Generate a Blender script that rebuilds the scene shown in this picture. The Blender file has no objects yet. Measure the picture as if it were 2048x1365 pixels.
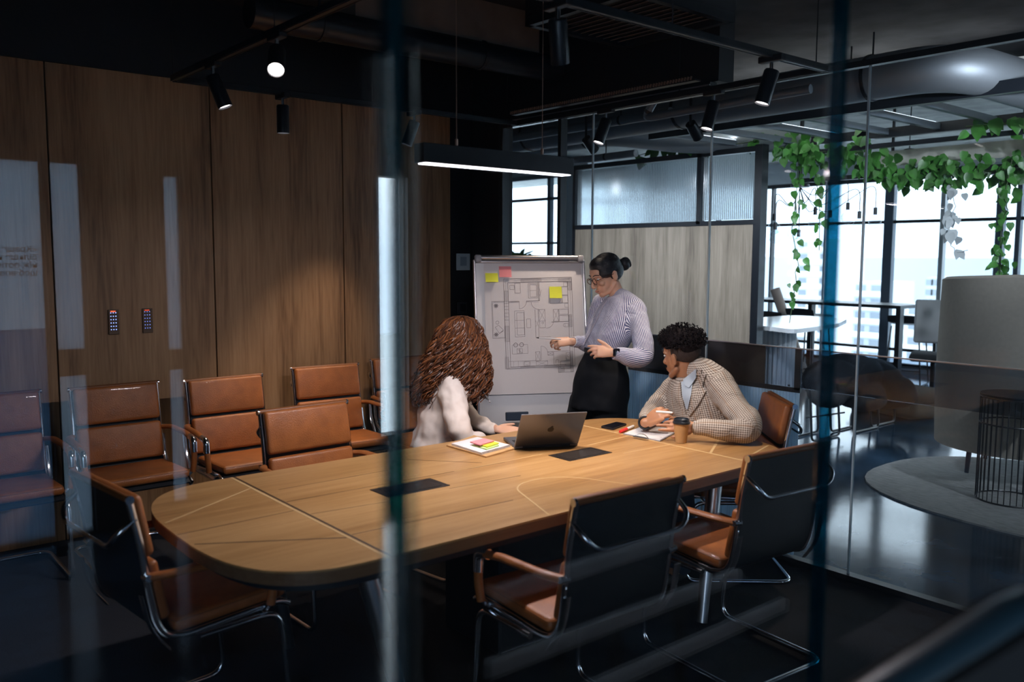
import bpy, bmesh, math, random
from mathutils import Vector, Matrix, noise
random.seed(7)
PI = math.pi
sc = bpy.context.scene
COL = sc.collection

# ------------------------------------------------------------------ camera
CAM_H = 1.68
FPX = 1733.8
yaw, pitch, roll = math.radians(50.28), math.radians(5.622), math.radians(-0.251)
_f = Vector((-math.sin(yaw)*math.cos(pitch), math.cos(yaw)*math.cos(pitch), -math.sin(pitch)))
_r = Vector((math.cos(yaw), math.sin(yaw), 0))
_d = _f.cross(_r)
CR = math.cos(roll)*_r + math.sin(roll)*_d
CD = -math.sin(roll)*_r + math.cos(roll)*_d
CF = _f
cd = bpy.data.cameras.new('camera'); cam = bpy.data.objects.new('camera', cd); COL.objects.link(cam)
m = Matrix.Identity(4)
for i in range(3):
    m[i][0] = CR[i]; m[i][1] = -CD[i]; m[i][2] = -CF[i]
m[2][3] = CAM_H
cam.matrix_world = m
cd.sensor_width = 36; cd.lens = FPX/2048*36; cd.clip_start = 0.02; cd.clip_end = 800
cd.dof.use_dof = True; cd.dof.focus_distance = 5.1; cd.dof.aperture_fstop = 2.2
sc.camera = cam
def at(px, py, d):
    """world point seen at photo position (px,py) at distance d along the view axis"""
    return Vector((0, 0, CAM_H)) + d*(CF + CR*((px-1024)/FPX) + CD*((py-682.5)/FPX))

# ------------------------------------------------------------------ world, colour
w = bpy.data.worlds.new('sky'); sc.world = w; w.use_nodes = True
nt = w.node_tree; nt.nodes.clear()
bgn = nt.nodes.new('ShaderNodeBackground'); out = nt.nodes.new('ShaderNodeOutputWorld')
tc = nt.nodes.new('ShaderNodeTexCoord'); sep = nt.nodes.new('ShaderNodeSeparateXYZ'); cr = nt.nodes.new('ShaderNodeValToRGB')
nt.links.new(tc.outputs['Generated'], sep.inputs[0]); nt.links.new(sep.outputs['Z'], cr.inputs[0]); nt.links.new(cr.outputs[0], bgn.inputs[0])
cr.color_ramp.elements[0].position = 0.0; cr.color_ramp.elements[0].color = (.62, .74, .86, 1)
cr.color_ramp.elements[1].position = 0.12; cr.color_ramp.elements[1].color = (.86, .94, 1, 1)
bgn.inputs[1].default_value = 4.2
nt.links.new(bgn.outputs[0], out.inputs[0])
sc.view_settings.view_transform = 'Standard'; sc.view_settings.look = 'None'
sc.view_settings.exposure = 0; sc.view_settings.gamma = 1; sc.view_settings.use_curve_mapping = False
try:
    sc.cycles.use_denoising = True; sc.cycles.max_bounces = 10; sc.cycles.transparent_max_bounces = 24
    sc.cycles.caustics_reflective = False; sc.cycles.caustics_refractive = False; sc.cycles.sample_clamp_indirect = 4
except Exception: pass

def area(name, loc, rot, sx, sy, power, col=(1, 1, 1), portal=False):
    l = bpy.data.lights.new(name, 'AREA'); l.shape = 'RECTANGLE'; l.size = sx; l.size_y = sy; l.energy = power; l.color = col
    if portal: l.cycles.is_portal = True
    o = bpy.data.objects.new(name, l); o.location = loc; o.rotation_euler = rot; COL.objects.link(o); return o
# portals: window walls daylight comes through, the back one an added opening
area('daylight_portal', (-6, 12.5, 1.5), (math.radians(-90), 0, 0), 11, 3, 1, portal=True)
area('daylight_portal', (2.65, -2.15, 1.5), (math.radians(90), 0, 0), 2.7, 2.9, 1, portal=True)
area('daylight_portal', (4.05, 1.8, 1.2), (0, math.radians(90), 0), 2.6, 5, 1, portal=True)

# ------------------------------------------------------------------ materials
MATS = {}
def pm(name, col, rough=.5, metal=0., bump=0., bscale=50., var=0., vscale=8., spec=.5, stretch=(1, 1, 1), trans=0., sss=0., coat=0., sheen=0.):
    if name in MATS: return MATS[name]
    M = bpy.data.materials.new(name); M.use_nodes = True; n = M.node_tree; b = n.nodes['Principled BSDF']
    b.inputs['Base Color'].default_value = (*col, 1); b.inputs['Roughness'].default_value = rough; b.inputs['Metallic'].default_value = metal
    b.inputs['Specular IOR Level'].default_value = spec
    if trans: b.inputs['Transmission Weight'].default_value = trans
    if sss: b.inputs['Subsurface Weight'].default_value = sss; b.inputs['Subsurface Radius'].default_value = (.01, .004, .002)
    if coat: b.inputs['Coat Weight'].default_value = coat
    if sheen: b.inputs['Sheen Weight'].default_value = sheen
    if bump or var:
        t = n.nodes.new('ShaderNodeTexCoord'); mp = n.nodes.new('ShaderNodeMapping'); mp.inputs['Scale'].default_value = stretch
        n.links.new(t.outputs['Object'], mp.inputs[0])
    if bump:
        no = n.nodes.new('ShaderNodeTexNoise'); no.inputs['Scale'].default_value = bscale; no.inputs['Detail'].default_value = 5
        n.links.new(mp.outputs[0], no.inputs['Vector'])
        bp = n.nodes.new('ShaderNodeBump'); bp.inputs['Strength'].default_value = bump; bp.inputs['Distance'].default_value = .01
        n.links.new(no.outputs[0], bp.inputs['Height']); n.links.new(bp.outputs[0], b.inputs['Normal'])
    if var:
        no = n.nodes.new('ShaderNodeTexNoise'); no.inputs['Scale'].default_value = vscale; no.inputs['Detail'].default_value = 6
        n.links.new(mp.outputs[0], no.inputs['Vector'])
        r = n.nodes.new('ShaderNodeValToRGB')
        r.color_ramp.elements[0].position = .3; r.color_ramp.elements[0].color = (*[c*(1-var) for c in col], 1)
        r.color_ramp.elements[1].position = .7; r.color_ramp.elements[1].color = (*[min(1, c*(1+var)) for c in col], 1)
        n.links.new(no.outputs[0], r.inputs[0]); n.links.new(r.outputs[0], b.inputs['Base Color'])
    MATS[name] = M; return M
def emit(name, col, s):
    if name in MATS: return MATS[name]
    M = bpy.data.materials.new(name); M.use_nodes = True; n = M.node_tree; n.nodes.clear()
    e = n.nodes.new('ShaderNodeEmission'); e.inputs[0].default_value = (*col, 1); e.inputs[1].default_value = s
    o = n.nodes.new('ShaderNodeOutputMaterial'); n.links.new(e.outputs[0], o.inputs[0]); MATS[name] = M; return M
def wood(name, dark, mid, light, axis='Z', scale=1., rough=.45, board=.0):
    """long grain running along one axis, wandering streaks and a few knots"""
    if name in MATS: return MATS[name]
    M = bpy.data.materials.new(name); M.use_nodes = True; n = M.node_tree; b = n.nodes['Principled BSDF']; L = n.links.new
    b.inputs['Roughness'].default_value = rough
    t = n.nodes.new('ShaderNodeTexCoord')
    def mapped(s):
        mp = n.nodes.new('ShaderNodeMapping')
        mp.inputs['Scale'].default_value = tuple((s*.06 if a == axis else s) for a in 'XYZ'); L(t.outputs['Object'], mp.inputs[0]); return mp
    def nz(s, det, dist):
        k = n.nodes.new('ShaderNodeTexNoise'); k.inputs['Scale'].default_value = 1; k.inputs['Detail'].default_value = det; k.inputs['Distortion'].default_value = dist
        L(mapped(s).outputs[0], k.inputs['Vector']); return k
    a = nz(9*scale, 4, .6); c = nz(60*scale, 6, .4); e = nz(3.0*scale, 3, 1.2)
    m1 = n.nodes.new('ShaderNodeMath'); m1.operation = 'MULTIPLY_ADD'; m1.inputs[1].default_value = .35; L(c.outputs[0], m1.inputs[0]); 
    m0 = n.nodes.new('ShaderNodeMath'); m0.operation = 'MULTIPLY_ADD'; m0.inputs[1].default_value = .4; L(e.outputs[0], m0.inputs[0])
    m2 = n.nodes.new('ShaderNodeMath'); m2.operation = 'MULTIPLY'; m2.inputs[1].default_value = .4; L(a.outputs[0], m2.inputs[0])
    L(m2.outputs[0], m0.inputs[2]); L(m0.outputs[0], m1.inputs[2])
    r = n.nodes.new('ShaderNodeValToRGB'); L(m1.outputs[0], r.inputs[0])
    r.color_ramp.elements[0].position = .42; r.color_ramp.elements[0].color = (*dark, 1)
    r.color_ramp.elements[1].position = .72; r.color_ramp.elements[1].color = (*light, 1)
    k = r.color_ramp.elements.new(.56); k.color = (*mid, 1)
    L(r.outputs[0], b.inputs['Base Color'])
    bp = n.nodes.new('ShaderNodeBump'); bp.inputs['Strength'].default_value = .12; bp.inputs['Distance'].default_value = .003
    L(m1.outputs[0], bp.inputs['Height']); L(bp.outputs[0], b.inputs['Normal'])
    MATS[name] = M; return M
def glass(name, tint=(1, 1, 1), f0=.04, rough=0., veil=0., veilcol=(.6, .7, .8)):
    """clear sheet: straight-through light plus Schlick mirror reflection"""
    if name in MATS: return MATS[name]
    M = bpy.data.materials.new(name); M.use_nodes = True; n = M.node_tree; n.nodes.clear(); L = n.links.new
    o = n.nodes.new('ShaderNodeOutputMaterial'); tr = n.nodes.new('ShaderNodeBsdfTransparent'); tr.inputs[0].default_value = (*tint, 1)
    g = n.nodes.new('ShaderNodeBsdfGlossy'); g.inputs['Roughness'].default_value = rough
    lw = n.nodes.new('ShaderNodeLayerWeight'); lw.inputs[0].default_value = .5
    p = n.nodes.new('ShaderNodeMath'); p.operation = 'POWER'; p.inputs[1].default_value = 5; L(lw.outputs['Facing'], p.inputs[0])
    q = n.nodes.new('ShaderNodeMath'); q.operation = 'MULTIPLY_ADD'; q.inputs[1].default_value = 1-f0; q.inputs[2].default_value = f0; L(p.outputs[0], q.inputs[0])
    mx = n.nodes.new('ShaderNodeMixShader'); L(q.outputs[0], mx.inputs[0]); 
    if veil:
        df = n.nodes.new('ShaderNodeBsdfTranslucent'); df.inputs[0].default_value = (*veilcol, 1)
        d2 = n.nodes.new('ShaderNodeBsdfDiffuse'); d2.inputs[0].default_value = (*veilcol, 1)
        mm = n.nodes.new('ShaderNodeMixShader'); mm.inputs[0].default_value = .4; L(df.outputs[0], mm.inputs[1]); L(d2.outputs[0], mm.inputs[2])
        m3 = n.nodes.new('ShaderNodeMixShader'); m3.inputs[0].default_value = veil; L(tr.outputs[0], m3.inputs[1]); L(mm.outputs[0], m3.inputs[2]); L(m3.outputs[0], mx.inputs[1])
    else: L(tr.outputs[0], mx.inputs[1])
    L(g.outputs[0], mx.inputs[2]); L(mx.outputs[0], o.inputs[0]); MATS[name] = M; return M
def cloth(name, kind, a, b2, period, rough=.85, c3=None):
    """stripes or checks woven along the 'weave' attribute laid over the garment"""
    if name in MATS: return MATS[name]
    M = bpy.data.materials.new(name); M.use_nodes = True; n = M.node_tree; bs = n.nodes['Principled BSDF']; L = n.links.new
    bs.inputs['Roughness'].default_value = rough; bs.inputs['Specular IOR Level'].default_value = .2
    t = n.nodes.new('ShaderNodeAttribute'); t.attribute_name = 'weave'
    s = n.nodes.new('ShaderNodeSeparateXYZ'); L(t.outputs['Vector'], s.inputs[0])
    def tri(sock, per):
        k = n.nodes.new('ShaderNodeMath'); k.operation = 'MULTIPLY'; k.inputs[1].default_value = 1/per; L(sock, k.inputs[0])
        f = n.nodes.new('ShaderNodeMath'); f.operation = 'FRACT'; L(k.outputs[0], f.inputs[0]); return f.outputs[0]
    def less(x, v):
        k = n.nodes.new('ShaderNodeMath'); k.operation = 'LESS_THAN'; k.inputs[1].default_value = v; L(x, k.inputs[0]); return k.outputs[0]
    def mixc(f, c1, c2):
        k = n.nodes.new('ShaderNodeMix'); k.data_type = 'RGBA'; L(f, k.inputs[0])
        for i, c in ((6, c1), (7, c2)):
            if isinstance(c, tuple): k.inputs[i].default_value = (*c, 1)
            else: L(c, k.inputs[i])
        return k.outputs[2]
    if kind == 'stripe': colr = mixc(less(tri(s.outputs['X'], period), .42), a, b2)
    else:
        u = less(tri(s.outputs['X'], period), .45); v = less(tri(s.outputs['Y'], period), .45)
        ad = n.nodes.new('ShaderNodeMath'); ad.operation = 'ADD'; L(u, ad.inputs[0]); L(v, ad.inputs[1])
        hf = n.nodes.new('ShaderNodeMath'); hf.operation = 'MULTIPLY'; hf.inputs[1].default_value = .5; L(ad.outputs[0], hf.inputs[0])
        colr = mixc(hf.outputs[0], a, b2)
        big = less(tri(s.outputs['X'], period*7.3), .12); k = n.nodes.new('ShaderNodeMath'); k.operation = 'MULTIPLY'; k.inputs[1].default_value = .35; L(big, k.inputs[0])
        colr = mixc(k.outputs[0], colr, c3)
    L(colr, bs.inputs['Base Color'])
    tc2 = n.nodes.new('ShaderNodeTexCoord'); no = n.nodes.new('ShaderNodeTexNoise'); no.inputs['Scale'].default_value = 9; no.inputs['Detail'].default_value = 3; no.inputs['Distortion'].default_value = 1.5
    L(tc2.outputs['Object'], no.inputs['Vector']); bp = n.nodes.new('ShaderNodeBump'); bp.inputs['Strength'].default_value = .5; bp.inputs['Distance'].default_value = .03
    L(no.outputs[0], bp.inputs['Height']); L(bp.outputs[0], bs.inputs['Normal'])
    MATS[name] = M; return M

M_black = pm('matt black paint', (.006, .008, .012), .6)
M_blackmetal = pm('black powder coated metal', (.01, .013, .018), .35)
M_darkceil = pm('dark painted slab', (.010, .012, .016), .8, var=.3, vscale=3)
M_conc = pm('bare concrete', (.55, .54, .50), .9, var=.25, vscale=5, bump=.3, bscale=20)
M_concdark = pm('shaded concrete beam', (.16, .125, .10), .9, var=.25, vscale=5, bump=.3, bscale=20)  # darker copy of the bare concrete, shade put into its colour
M_carpet = pm('charcoal carpet', (.014, .014, .017), .95, var=.5, vscale=220, bump=.5, bscale=300)
M_floor = pm('polished blue grey concrete', (.030, .062, .105), .11, var=.6, vscale=2.5, bump=.03, bscale=9, stretch=(1, 1, 1))
M_rug = pm('grey woven rug', (.36, .37, .37), .95, var=.25, vscale=14, stretch=(1, 5, 1), bump=.6, bscale=60)
M_wallwood = wood('smoked oak panel', (.15, .074, .032), (.33, .175, .08), (.47, .27, .135), 'Z', 1.0, .5)
M_partwood = wood('grey oak panel', (.14, .112, .086), (.26, .215, .165), (.37, .31, .245), 'Z', 1.0, .5)
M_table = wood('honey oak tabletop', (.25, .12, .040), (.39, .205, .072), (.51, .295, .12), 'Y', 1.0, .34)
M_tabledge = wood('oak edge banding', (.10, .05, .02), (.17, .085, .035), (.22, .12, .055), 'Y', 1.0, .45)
M_leather = pm('cognac leather', (.36, .115, .028), .40, bump=.25, bscale=180, var=.18, vscale=14, coat=.1)
M_leatherdk = pm('cognac leather piping', (.22, .075, .02), .45)
M_shell = pm('black mesh sling', (.012, .014, .018), .5, bump=.3, bscale=400)
M_chrome = pm('polished chrome', (.88, .90, .94), .16, 1.)
M_steel = pm('brushed steel', (.55, .56, .58), .3, 1.)
M_inlayl = pm('pale maple inlay', (.62, .42, .20), .4)
M_inlayd = pm('dark joint line', (.05, .025, .012), .6)  # dark joint lines of the tabletop
M_hatch = pm('black cable hatch', (.02, .016, .014), .35)
M_white = pm('white enamel', (.80, .79, .80), .3, coat=.3)
M_paper = pm('drawing paper', (.72, .68, .68), .7)
M_ink = pm('plotter ink', (.20, .17, .17), .7)
M_pink = pm('pink sticky note', (.85, .28, .30), .7)
M_yellow = pm('yellow sticky note', (.75, .78, .05), .7)
M_green = pm('green sticky note', (.50, .68, .25), .7)
M_alu = pm('satin aluminium', (.62, .60, .62), .28, .9)
M_greyplastic = pm('grey plastic', (.30, .29, .31), .4)
M_laptop = pm('space grey aluminium', (.20, .20, .22), .35, .8)
M_key = pm('black keys', (.02, .02, .022), .5)
M_screen = pm('dark glass screen', (.008, .008, .012), .08)
M_kraft = pm('brown kraft cup', (.50, .29, .12), .75, var=.08, vscale=30)
M_lid = pm('black plastic lid', (.015, .02, .028), .3)
M_red = pm('red marker', (.75, .03, .03), .35)
M_wplast = pm('white plastic', (.75, .74, .74), .35)
M_glassclear = glass('clear partition glass', (.97, .99, 1.0), .022)
M_glassnear = glass('near corridor glass', (.93, .96, 1.0), .045)
M_edge = glass('teal polished glass edge', (.06, .32, .42), .05, .08, .20, (.005, .12, .18))
M_edgelight = pm('pale glass joint', (.55, .66, .70), .3, trans=.2)
M_ribveil = glass('ribbed reflection veil', (.7, .85, 1), .03, .1, .95, (.72, .88, 1))
M_bandtint = glass('reflection band tint', (.55, .60, .66), .01)
M_darkband = pm('dark brown reflection band', (.02, .018, .018), .3)
M_skinW = pm('light olive skin', (.70, .40, .27), .5, sss=.15, var=.06, vscale=12)
M_skinM = pm('brown skin', (.42, .20, .105), .48, sss=.12, var=.08, vscale=12)
M_hairblack = pm('black hair', (.008, .008, .011), .32, bump=.4, bscale=60, stretch=(1, 1, 6))
M_lips = pm('lips', (.55, .20, .16), .4)
M_eyew = pm('eye white', (.7, .68, .65), .2)
M_trouser = pm('black trousers', (.0035, .005, .008), .8, spec=.2)
M_cream = pm('cream blouse', (.70, .61, .55), .7, bump=.75, bscale=7)
M_shirtstripe = cloth('navy striped shirt', 'stripe', (.74, .74, .84), (.05, .07, .20), .0098)
M_blazer = cloth('checked blazer wool', 'check', (.62, .56, .49), (.13, .095, .075), .0108, .95, (.30, .17, .09))
M_bluecloth = pm('pale blue shirt', (.42, .50, .58), .7, bump=.2, bscale=12)
M_jeans = pm('dark denim', (.03, .05, .08), .8)
M_leaf = pm('green leaf', (.055, .21, .035), .35, var=.5, vscale=6)
M_leafpale = pm('washed out leaf', (.55, .60, .62), .5)  # pale grey puts the glare over these leaves into their colour
M_stem = pm('vine stem', (.05, .09, .03), .6)
M_duct = pm('galvanised duct', (.30, .33, .36), .55, .7)
M_whitewall = pm('white wall', (.72, .76, .80), .8)
M_beige = pm('beige wool felt', (.33, .305, .26), .9, var=.06, vscale=40)
M_lightgrey = pm('light grey plastic', (.55, .57, .58), .4)
M_concwhite = pm('white render', (.88, .89, .90), .9)  # outdoor haze is lifted into the pale colours of the city buildings
M_greybuild = pm('pale grey render', (.62, .66, .70), .9)
M_winglass = pm('hazed window glass', (.34, .38, .43), .15)  # pale tone puts outdoor haze over the building windows
M_bulb = pm('clear bulb glass', (.9, .95, 1), .03, trans=1.)
M_marble = pm('white marble', (.72, .75, .78), .15, var=.12, vscale=4)
M_charcoalfab = pm('charcoal fabric', (.03, .032, .036), .9, bump=.5, bscale=6)
M_ext = pm('olive brown fabric', (.16, .14, .11), .9)
M_lamp = emit('lamp glow', (1, .86, .80), 9)
M_strip = emit('pendant light strip', (.98, .90, .95), 6)
M_led = emit('keypad led blue', (.3, .4, 1), .9)
M_ledr = emit('keypad led red', (1, .12, .05), 1.2)

# ------------------------------------------------------------------ mesh helpers
def finish(name, bm, mat, parent=None, smooth=False, loc=None):
    me = bpy.data.meshes.new(name); bm.normal_update(); bm.to_mesh(me); bm.free()
    if isinstance(mat, (list, tuple)):
        for q in mat: me.materials.append(q)
    else: me.materials.append(mat)
    if smooth:
        for p in me.polygons: p.use_smooth = True
        try: me.set_sharp_from_angle(angle=math.radians(38))
        except Exception: pass
    o = bpy.data.objects.new(name, me); COL.objects.link(o)
    if parent is not None: o.parent = parent
    return o
def tag(o, label=None, cat=None, group=None, kind=None):
    if label: o['label'] = label
    if cat: o['category'] = cat
    if group: o['group'] = group
    if kind: o['kind'] = kind
    return o
def thing(name, label, cat, loc=(0, 0, 0), rz=0, group=None):
    o = bpy.data.objects.new(name, None); COL.objects.link(o); o.location = loc; o.rotation_euler = (0, 0, rz); o.empty_display_size = .1
    return tag(o, label, cat, group)
def struct(name, bm, mat, smooth=False):
    o = finish(name, bm, mat, None, smooth); o['kind'] = 'structure'; return o
def copy_tree(o, parent=None):
    c = o.copy(); COL.objects.link(c); c.parent = parent
    for ch in [x for x in bpy.data.objects if x.parent == o]: copy_tree(ch, c)
    return c
def box(bm, c, s, rot=None, bev=0, seg=2):
    """box centred at c with full sizes s"""
    r = bmesh.ops.create_cube(bm, size=1.0); vs = r['verts']
    bmesh.ops.scale(bm, vec=s, verts=vs)
    if bev:
        es = list({e for v in vs for e in v.link_edges})
        g = bmesh.ops.bevel(bm, geom=es, offset=min(bev, min(s)*.49), segments=seg, profile=.5, affect='EDGES')
        vs = list({v for v in g['verts']} | {v for f in g['faces'] for v in f.verts})
        # whole island
        seen = set(vs); st = list(vs)
        while st:
            v = st.pop()
            for e in v.link_edges:
                k = e.other_vert(v)
                if k not in seen: seen.add(k); st.append(k)
        vs = list(seen)
    if rot is not None: bmesh.ops.transform(bm, matrix=rot.to_4x4() if len(rot) == 3 else rot, verts=vs)
    bmesh.ops.translate(bm, vec=c, verts=vs)
    return vs
def bx(bm, x0, x1, y0, y1, z0, z1, bev=0, seg=2):
    return box(bm, ((x0+x1)/2, (y0+y1)/2, (z0+z1)/2), (abs(x1-x0), abs(y1-y0), abs(z1-z0)), None, bev, seg)
def fillet(pts, r, n=5):
    P = [Vector(p) for p in pts]; res = [P[0]]
    for i in range(1, len(P)-1):
        a = P[i-1]-P[i]; b = P[i+1]-P[i]; rr = min(r, a.length*.49, b.length*.49)
        s = P[i]+a.normalized()*rr; e = P[i]+b.normalized()*rr
        for k in range(n+1):
            t = k/n; res.append(s*(1-t)**2+P[i]*2*t*(1-t)+e*t*t)
    res.append(P[-1]); return res
def tube(bm, pts, rad, seg=10, closed=False, flat=None):
    """tube along pts; rad number or list; flat=(a,b) half sizes for an oval section"""
    P = [Vector(p) for p in pts]; n = len(P)
    rs = rad if isinstance(rad, (list, tuple)) else [rad]*n
    rings = []; prev = None
    for i in range(n):
        if closed: t = (P[(i+1) % n]-P[i-1])
        else: t = (P[min(i+1, n-1)]-P[max(i-1, 0)])
        if t.length < 1e-9: t = Vector((0, 0, 1))
        t.normalize()
        if prev is None:
            up = Vector((0, 0, 1)) if abs(t.z) < .9 else Vector((1, 0, 0)); u = t.cross(up).normalized()
        else: u = (prev-t*prev.dot(t)); u = u.normalized() if u.length > 1e-6 else t.orthogonal().normalized()
        prev = u; v = t.cross(u)
        fa, fb = flat if flat else (1, 1)
        rings.append([bm.verts.new(P[i]+(u*math.cos(2*PI*k/seg)*fa+v*math.sin(2*PI*k/seg)*fb)*rs[i]) for k in range(seg)])
    for i in range(n if closed else n-1):
        a, b = rings[i], rings[(i+1) % n]
        for k in range(seg): bm.faces.new((a[k], a[(k+1) % seg], b[(k+1) % seg], b[k]))
    if not closed:
        bm.faces.new(rings[0][::-1]); bm.faces.new(rings[-1])
def lathe(bm, prof, c=(0, 0, 0), seg=32, rot=None):
    c = Vector(c); rings = []
    for r, z in prof:
        ring = []
        for k in range(seg):
            p = Vector((r*math.cos(2*PI*k/seg), r*math.sin(2*PI*k/seg), z))
            if rot is not None: p = rot @ p
            ring.append(bm.verts.new(p+c))
        rings.append(ring)
    for a, b in zip(rings, rings[1:]):
        for k in range(seg): bm.faces.new((a[k], a[(k+1) % seg], b[(k+1) % seg], b[k]))
    bm.faces.new(rings[0][::-1]); bm.faces.new(rings[-1])
def ell(bm, c, r, R=None, sub=3):
    """ellipsoid"""
    g = bmesh.ops.create_icosphere(bm, subdivisions=sub, radius=1.0); vs = g['verts']
    bmesh.ops.scale(bm, vec=r if not isinstance(r, float) else (r, r, r), verts=vs)
    if R is not None: bmesh.ops.transform(bm, matrix=R.to_4x4(), verts=vs)
    bmesh.ops.translate(bm, vec=c, verts=vs); return vs
def prism(bm, outline, z0, z1):
    a = [bm.verts.new((x, y, z0)) for x, y in outline]; b = [bm.verts.new((x, y, z1)) for x, y in outline]; n = len(a)
    bm.faces.new(a[::-1]); bm.faces.new(b)
    for i in range(n): bm.faces.new((a[i], a[(i+1) % n], b[(i+1) % n], b[i]))
def loft(bm, secs, seg=20):
    """secs: list of (centre, ax_vector, ay_vector) ellipse sections; closed ends"""
    rings = []
    for c, ax, ay in secs:
        rings.append([bm.verts.new(Vector(c)+Vector(ax)*math.cos(2*PI*k/seg)+Vector(ay)*math.sin(2*PI*k/seg)) for k in range(seg)])
    for a, b in zip(rings, rings[1:]):
        for k in range(seg): bm.faces.new((a[k], a[(k+1) % seg], b[(k+1) % seg], b[k]))
    bm.faces.new(rings[0][::-1]); bm.faces.new(rings[-1])
def capsule(bm, pts, rads, seg=14):
    """limb chain with round ends"""
    P = [Vector(p) for p in pts]; R = list(rads); out = []; ro = []
    # resample smoothly
    def cat(i, t, A):
        a = A[max(i-1, 0)]; b = A[i]; c = A[min(i+1, len(A)-1)]; d = A[min(i+2, len(A)-1)]
        return .5*((2*b)+(c-a)*t+(2*a-5*b+4*c-d)*t*t+(3*b-a-3*c+d)*t**3)
    for i in range(len(P)-1):
        for k in range(5): out.append(cat(i, k/5, P)); ro.append(max(.002, R[i]+(R[i+1]-R[i])*k/5))
    out.append(P[-1]); ro.append(R[-1])
    d0 = (out[0]-out[1]).normalized(); d1 = (out[-1]-out[-2]).normalized()
    pre = [(out[0]+d0*ro[0]*math.sin(a), ro[0]*math.cos(a)) for a in (1.35, .9, .45)]
    post = [(out[-1]+d1*ro[-1]*math.sin(a), ro[-1]*math.cos(a)) for a in (.45, .9, 1.35)]
    A = pre+list(zip(out, ro))+post
    tube(bm, [a[0] for a in A], [a[1] for a in A], seg)
def remeshed(name, bm, mat, parent, voxel=.006, smooth=6, post=None, disp=0, dscale=6):
    """fuse overlapping closed shapes into one continuous skin"""
    me = bpy.data.meshes.new(name+'_src'); bmesh.ops.recalc_face_normals(bm, faces=bm.faces); bm.to_mesh(me); bm.free()
    o = bpy.data.objects.new(name+'_src', me); COL.objects.link(o)
    r = o.modifiers.new('r', 'REMESH'); r.mode = 'VOXEL'; r.voxel_size = voxel
    s = o.modifiers.new('s', 'SMOOTH'); s.factor = .5; s.iterations = smooth
    dg = bpy.context.evaluated_depsgraph_get(); dg.update()
    nm = bpy.data.meshes.new_from_object(o.evaluated_get(dg), depsgraph=dg)
    bpy.data.objects.remove(o); bpy.data.meshes.remove(me)
    nm.name = name; nm.materials.clear(); nm.materials.append(mat)
    if disp:
        nm.update(); ns = [v.normal.copy() for v in nm.vertices]
        for v, q in zip(nm.vertices, ns):
            v.co += q*disp*(noise.noise(v.co*dscale)+.5*noise.noise(v.co*dscale*2.3+Vector((3, 1, 7))))
    if post: post(nm)
    for p in nm.polygons: p.use_smooth = True
    ob = bpy.data.objects.new(name, nm); COL.objects.link(ob); ob.parent = parent
    return ob
def rotz(a): return Matrix.Rotation(a, 3, 'Z')
def frame(fwd, up=(0, 0, 1)):
    """3x3 with columns x (right), y (forward), z (up)"""
    f = Vector(fwd).normalized(); x = f.cross(Vector(up)).normalized(); z = x.cross(f)
    return Matrix((x, f, z)).transposed()

# ------------------------------------------------------------------ setting: meeting room
WX, GY, NX = -5.5, 4.16, -0.70           # oak wall, far glass wall, near glass wall
TOPZ, SLAB = 2.75, 3.25
bm = bmesh.new(); bx(bm, WX-.1, NX+.03, -1.2, GY, -.12, 0); struct('floor', bm, M_carpet)
bm = bmesh.new(); bx(bm, -16, 4.2, GY, 12.7, -.12, 0); bx(bm, NX+.03, 4.2, -2.2, GY, -.12, 0); struct('floor', bm, M_floor)
bm = bmesh.new()
ys = [-1.1, -.70, .23, 1.16, 2.09, 3.02, 3.95]
for a, b in zip(ys, ys[1:]): bx(bm, WX-.03, WX, a+.004, b-.004, 0, TOPZ, .002, 1)
struct('wall_left', bm, M_wallwood)
bm = bmesh.new(); bx(bm, WX-.12, WX-.03, -1.2, GY+.1, 0, SLAB); bx(bm, WX-.03, WX+.02, -1.2, GY, TOPZ, SLAB); bx(bm, WX-.03, WX-.002, 3.95, GY, 0, TOPZ)
struct('wall_left', bm, M_black)
bm = bmesh.new(); bx(bm, WX-.05, WX+.37, GY-.02, GY+.1, 0, SLAB); bx(bm, WX+.37, -3.15, GY-.02, GY+.12, 2.68, SLAB); struct('wall_far', bm, M_black)
bm = bmesh.new(); bx(bm, WX-.1, NX+.1, -1.3, -1.2, 0, SLAB); struct('wall_near', bm, M_black)
bm = bmesh.new(); bx(bm, WX-.1, NX+.2, -1.3, GY+.2, SLAB, SLAB+.12); struct('ceiling', bm, M_darkceil)
# concrete beam and dropped duct over the table
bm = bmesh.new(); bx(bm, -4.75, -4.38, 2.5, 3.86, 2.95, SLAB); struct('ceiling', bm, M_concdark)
t = thing('ceiling_duct', 'round black air duct running below the dark concrete beam', 'duct')
bm = bmesh.new(); tube(bm, [(-4.42, 1.9, 2.93), (-4.42, 4.05, 2.93)], .085, 20); finish('duct_pipe', bm, M_blackmetal, t, True)
for y in (2.3, 3.4):
    bm = bmesh.new(); tube(bm, [(-4.42, y-.012, 2.93), (-4.42, y+.012, 2.93)], .092, 20); bx(bm, -4.427, -4.413, y-.007, y+.007, 3.0, SLAB); finish('hanger', bm, M_black, t)
t = thing('ceiling_vent', 'dark slatted air vent grille in the ceiling above the pendant lamp', 'vent')
bm = bmesh.new()
for a in ((-3.75, -3.71, 3.2, 4.0), (-2.99, -2.95, 3.2, 4.0), (-3.75, -2.95, 3.2, 3.24), (-3.75, -2.95, 3.96, 4.0)): bx(bm, *a, 2.94, 2.99)
finish('frame', bm, M_blackmetal, t)
bm = bmesh.new()
for i in range(11): box(bm, (-3.35, 3.29+i*.062, 2.965), (.72, .035, .006), Matrix.Rotation(.5, 3, 'X'))
finish('slats', bm, pm('vent slat', (.05, .05, .055), .5), t)
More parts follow.
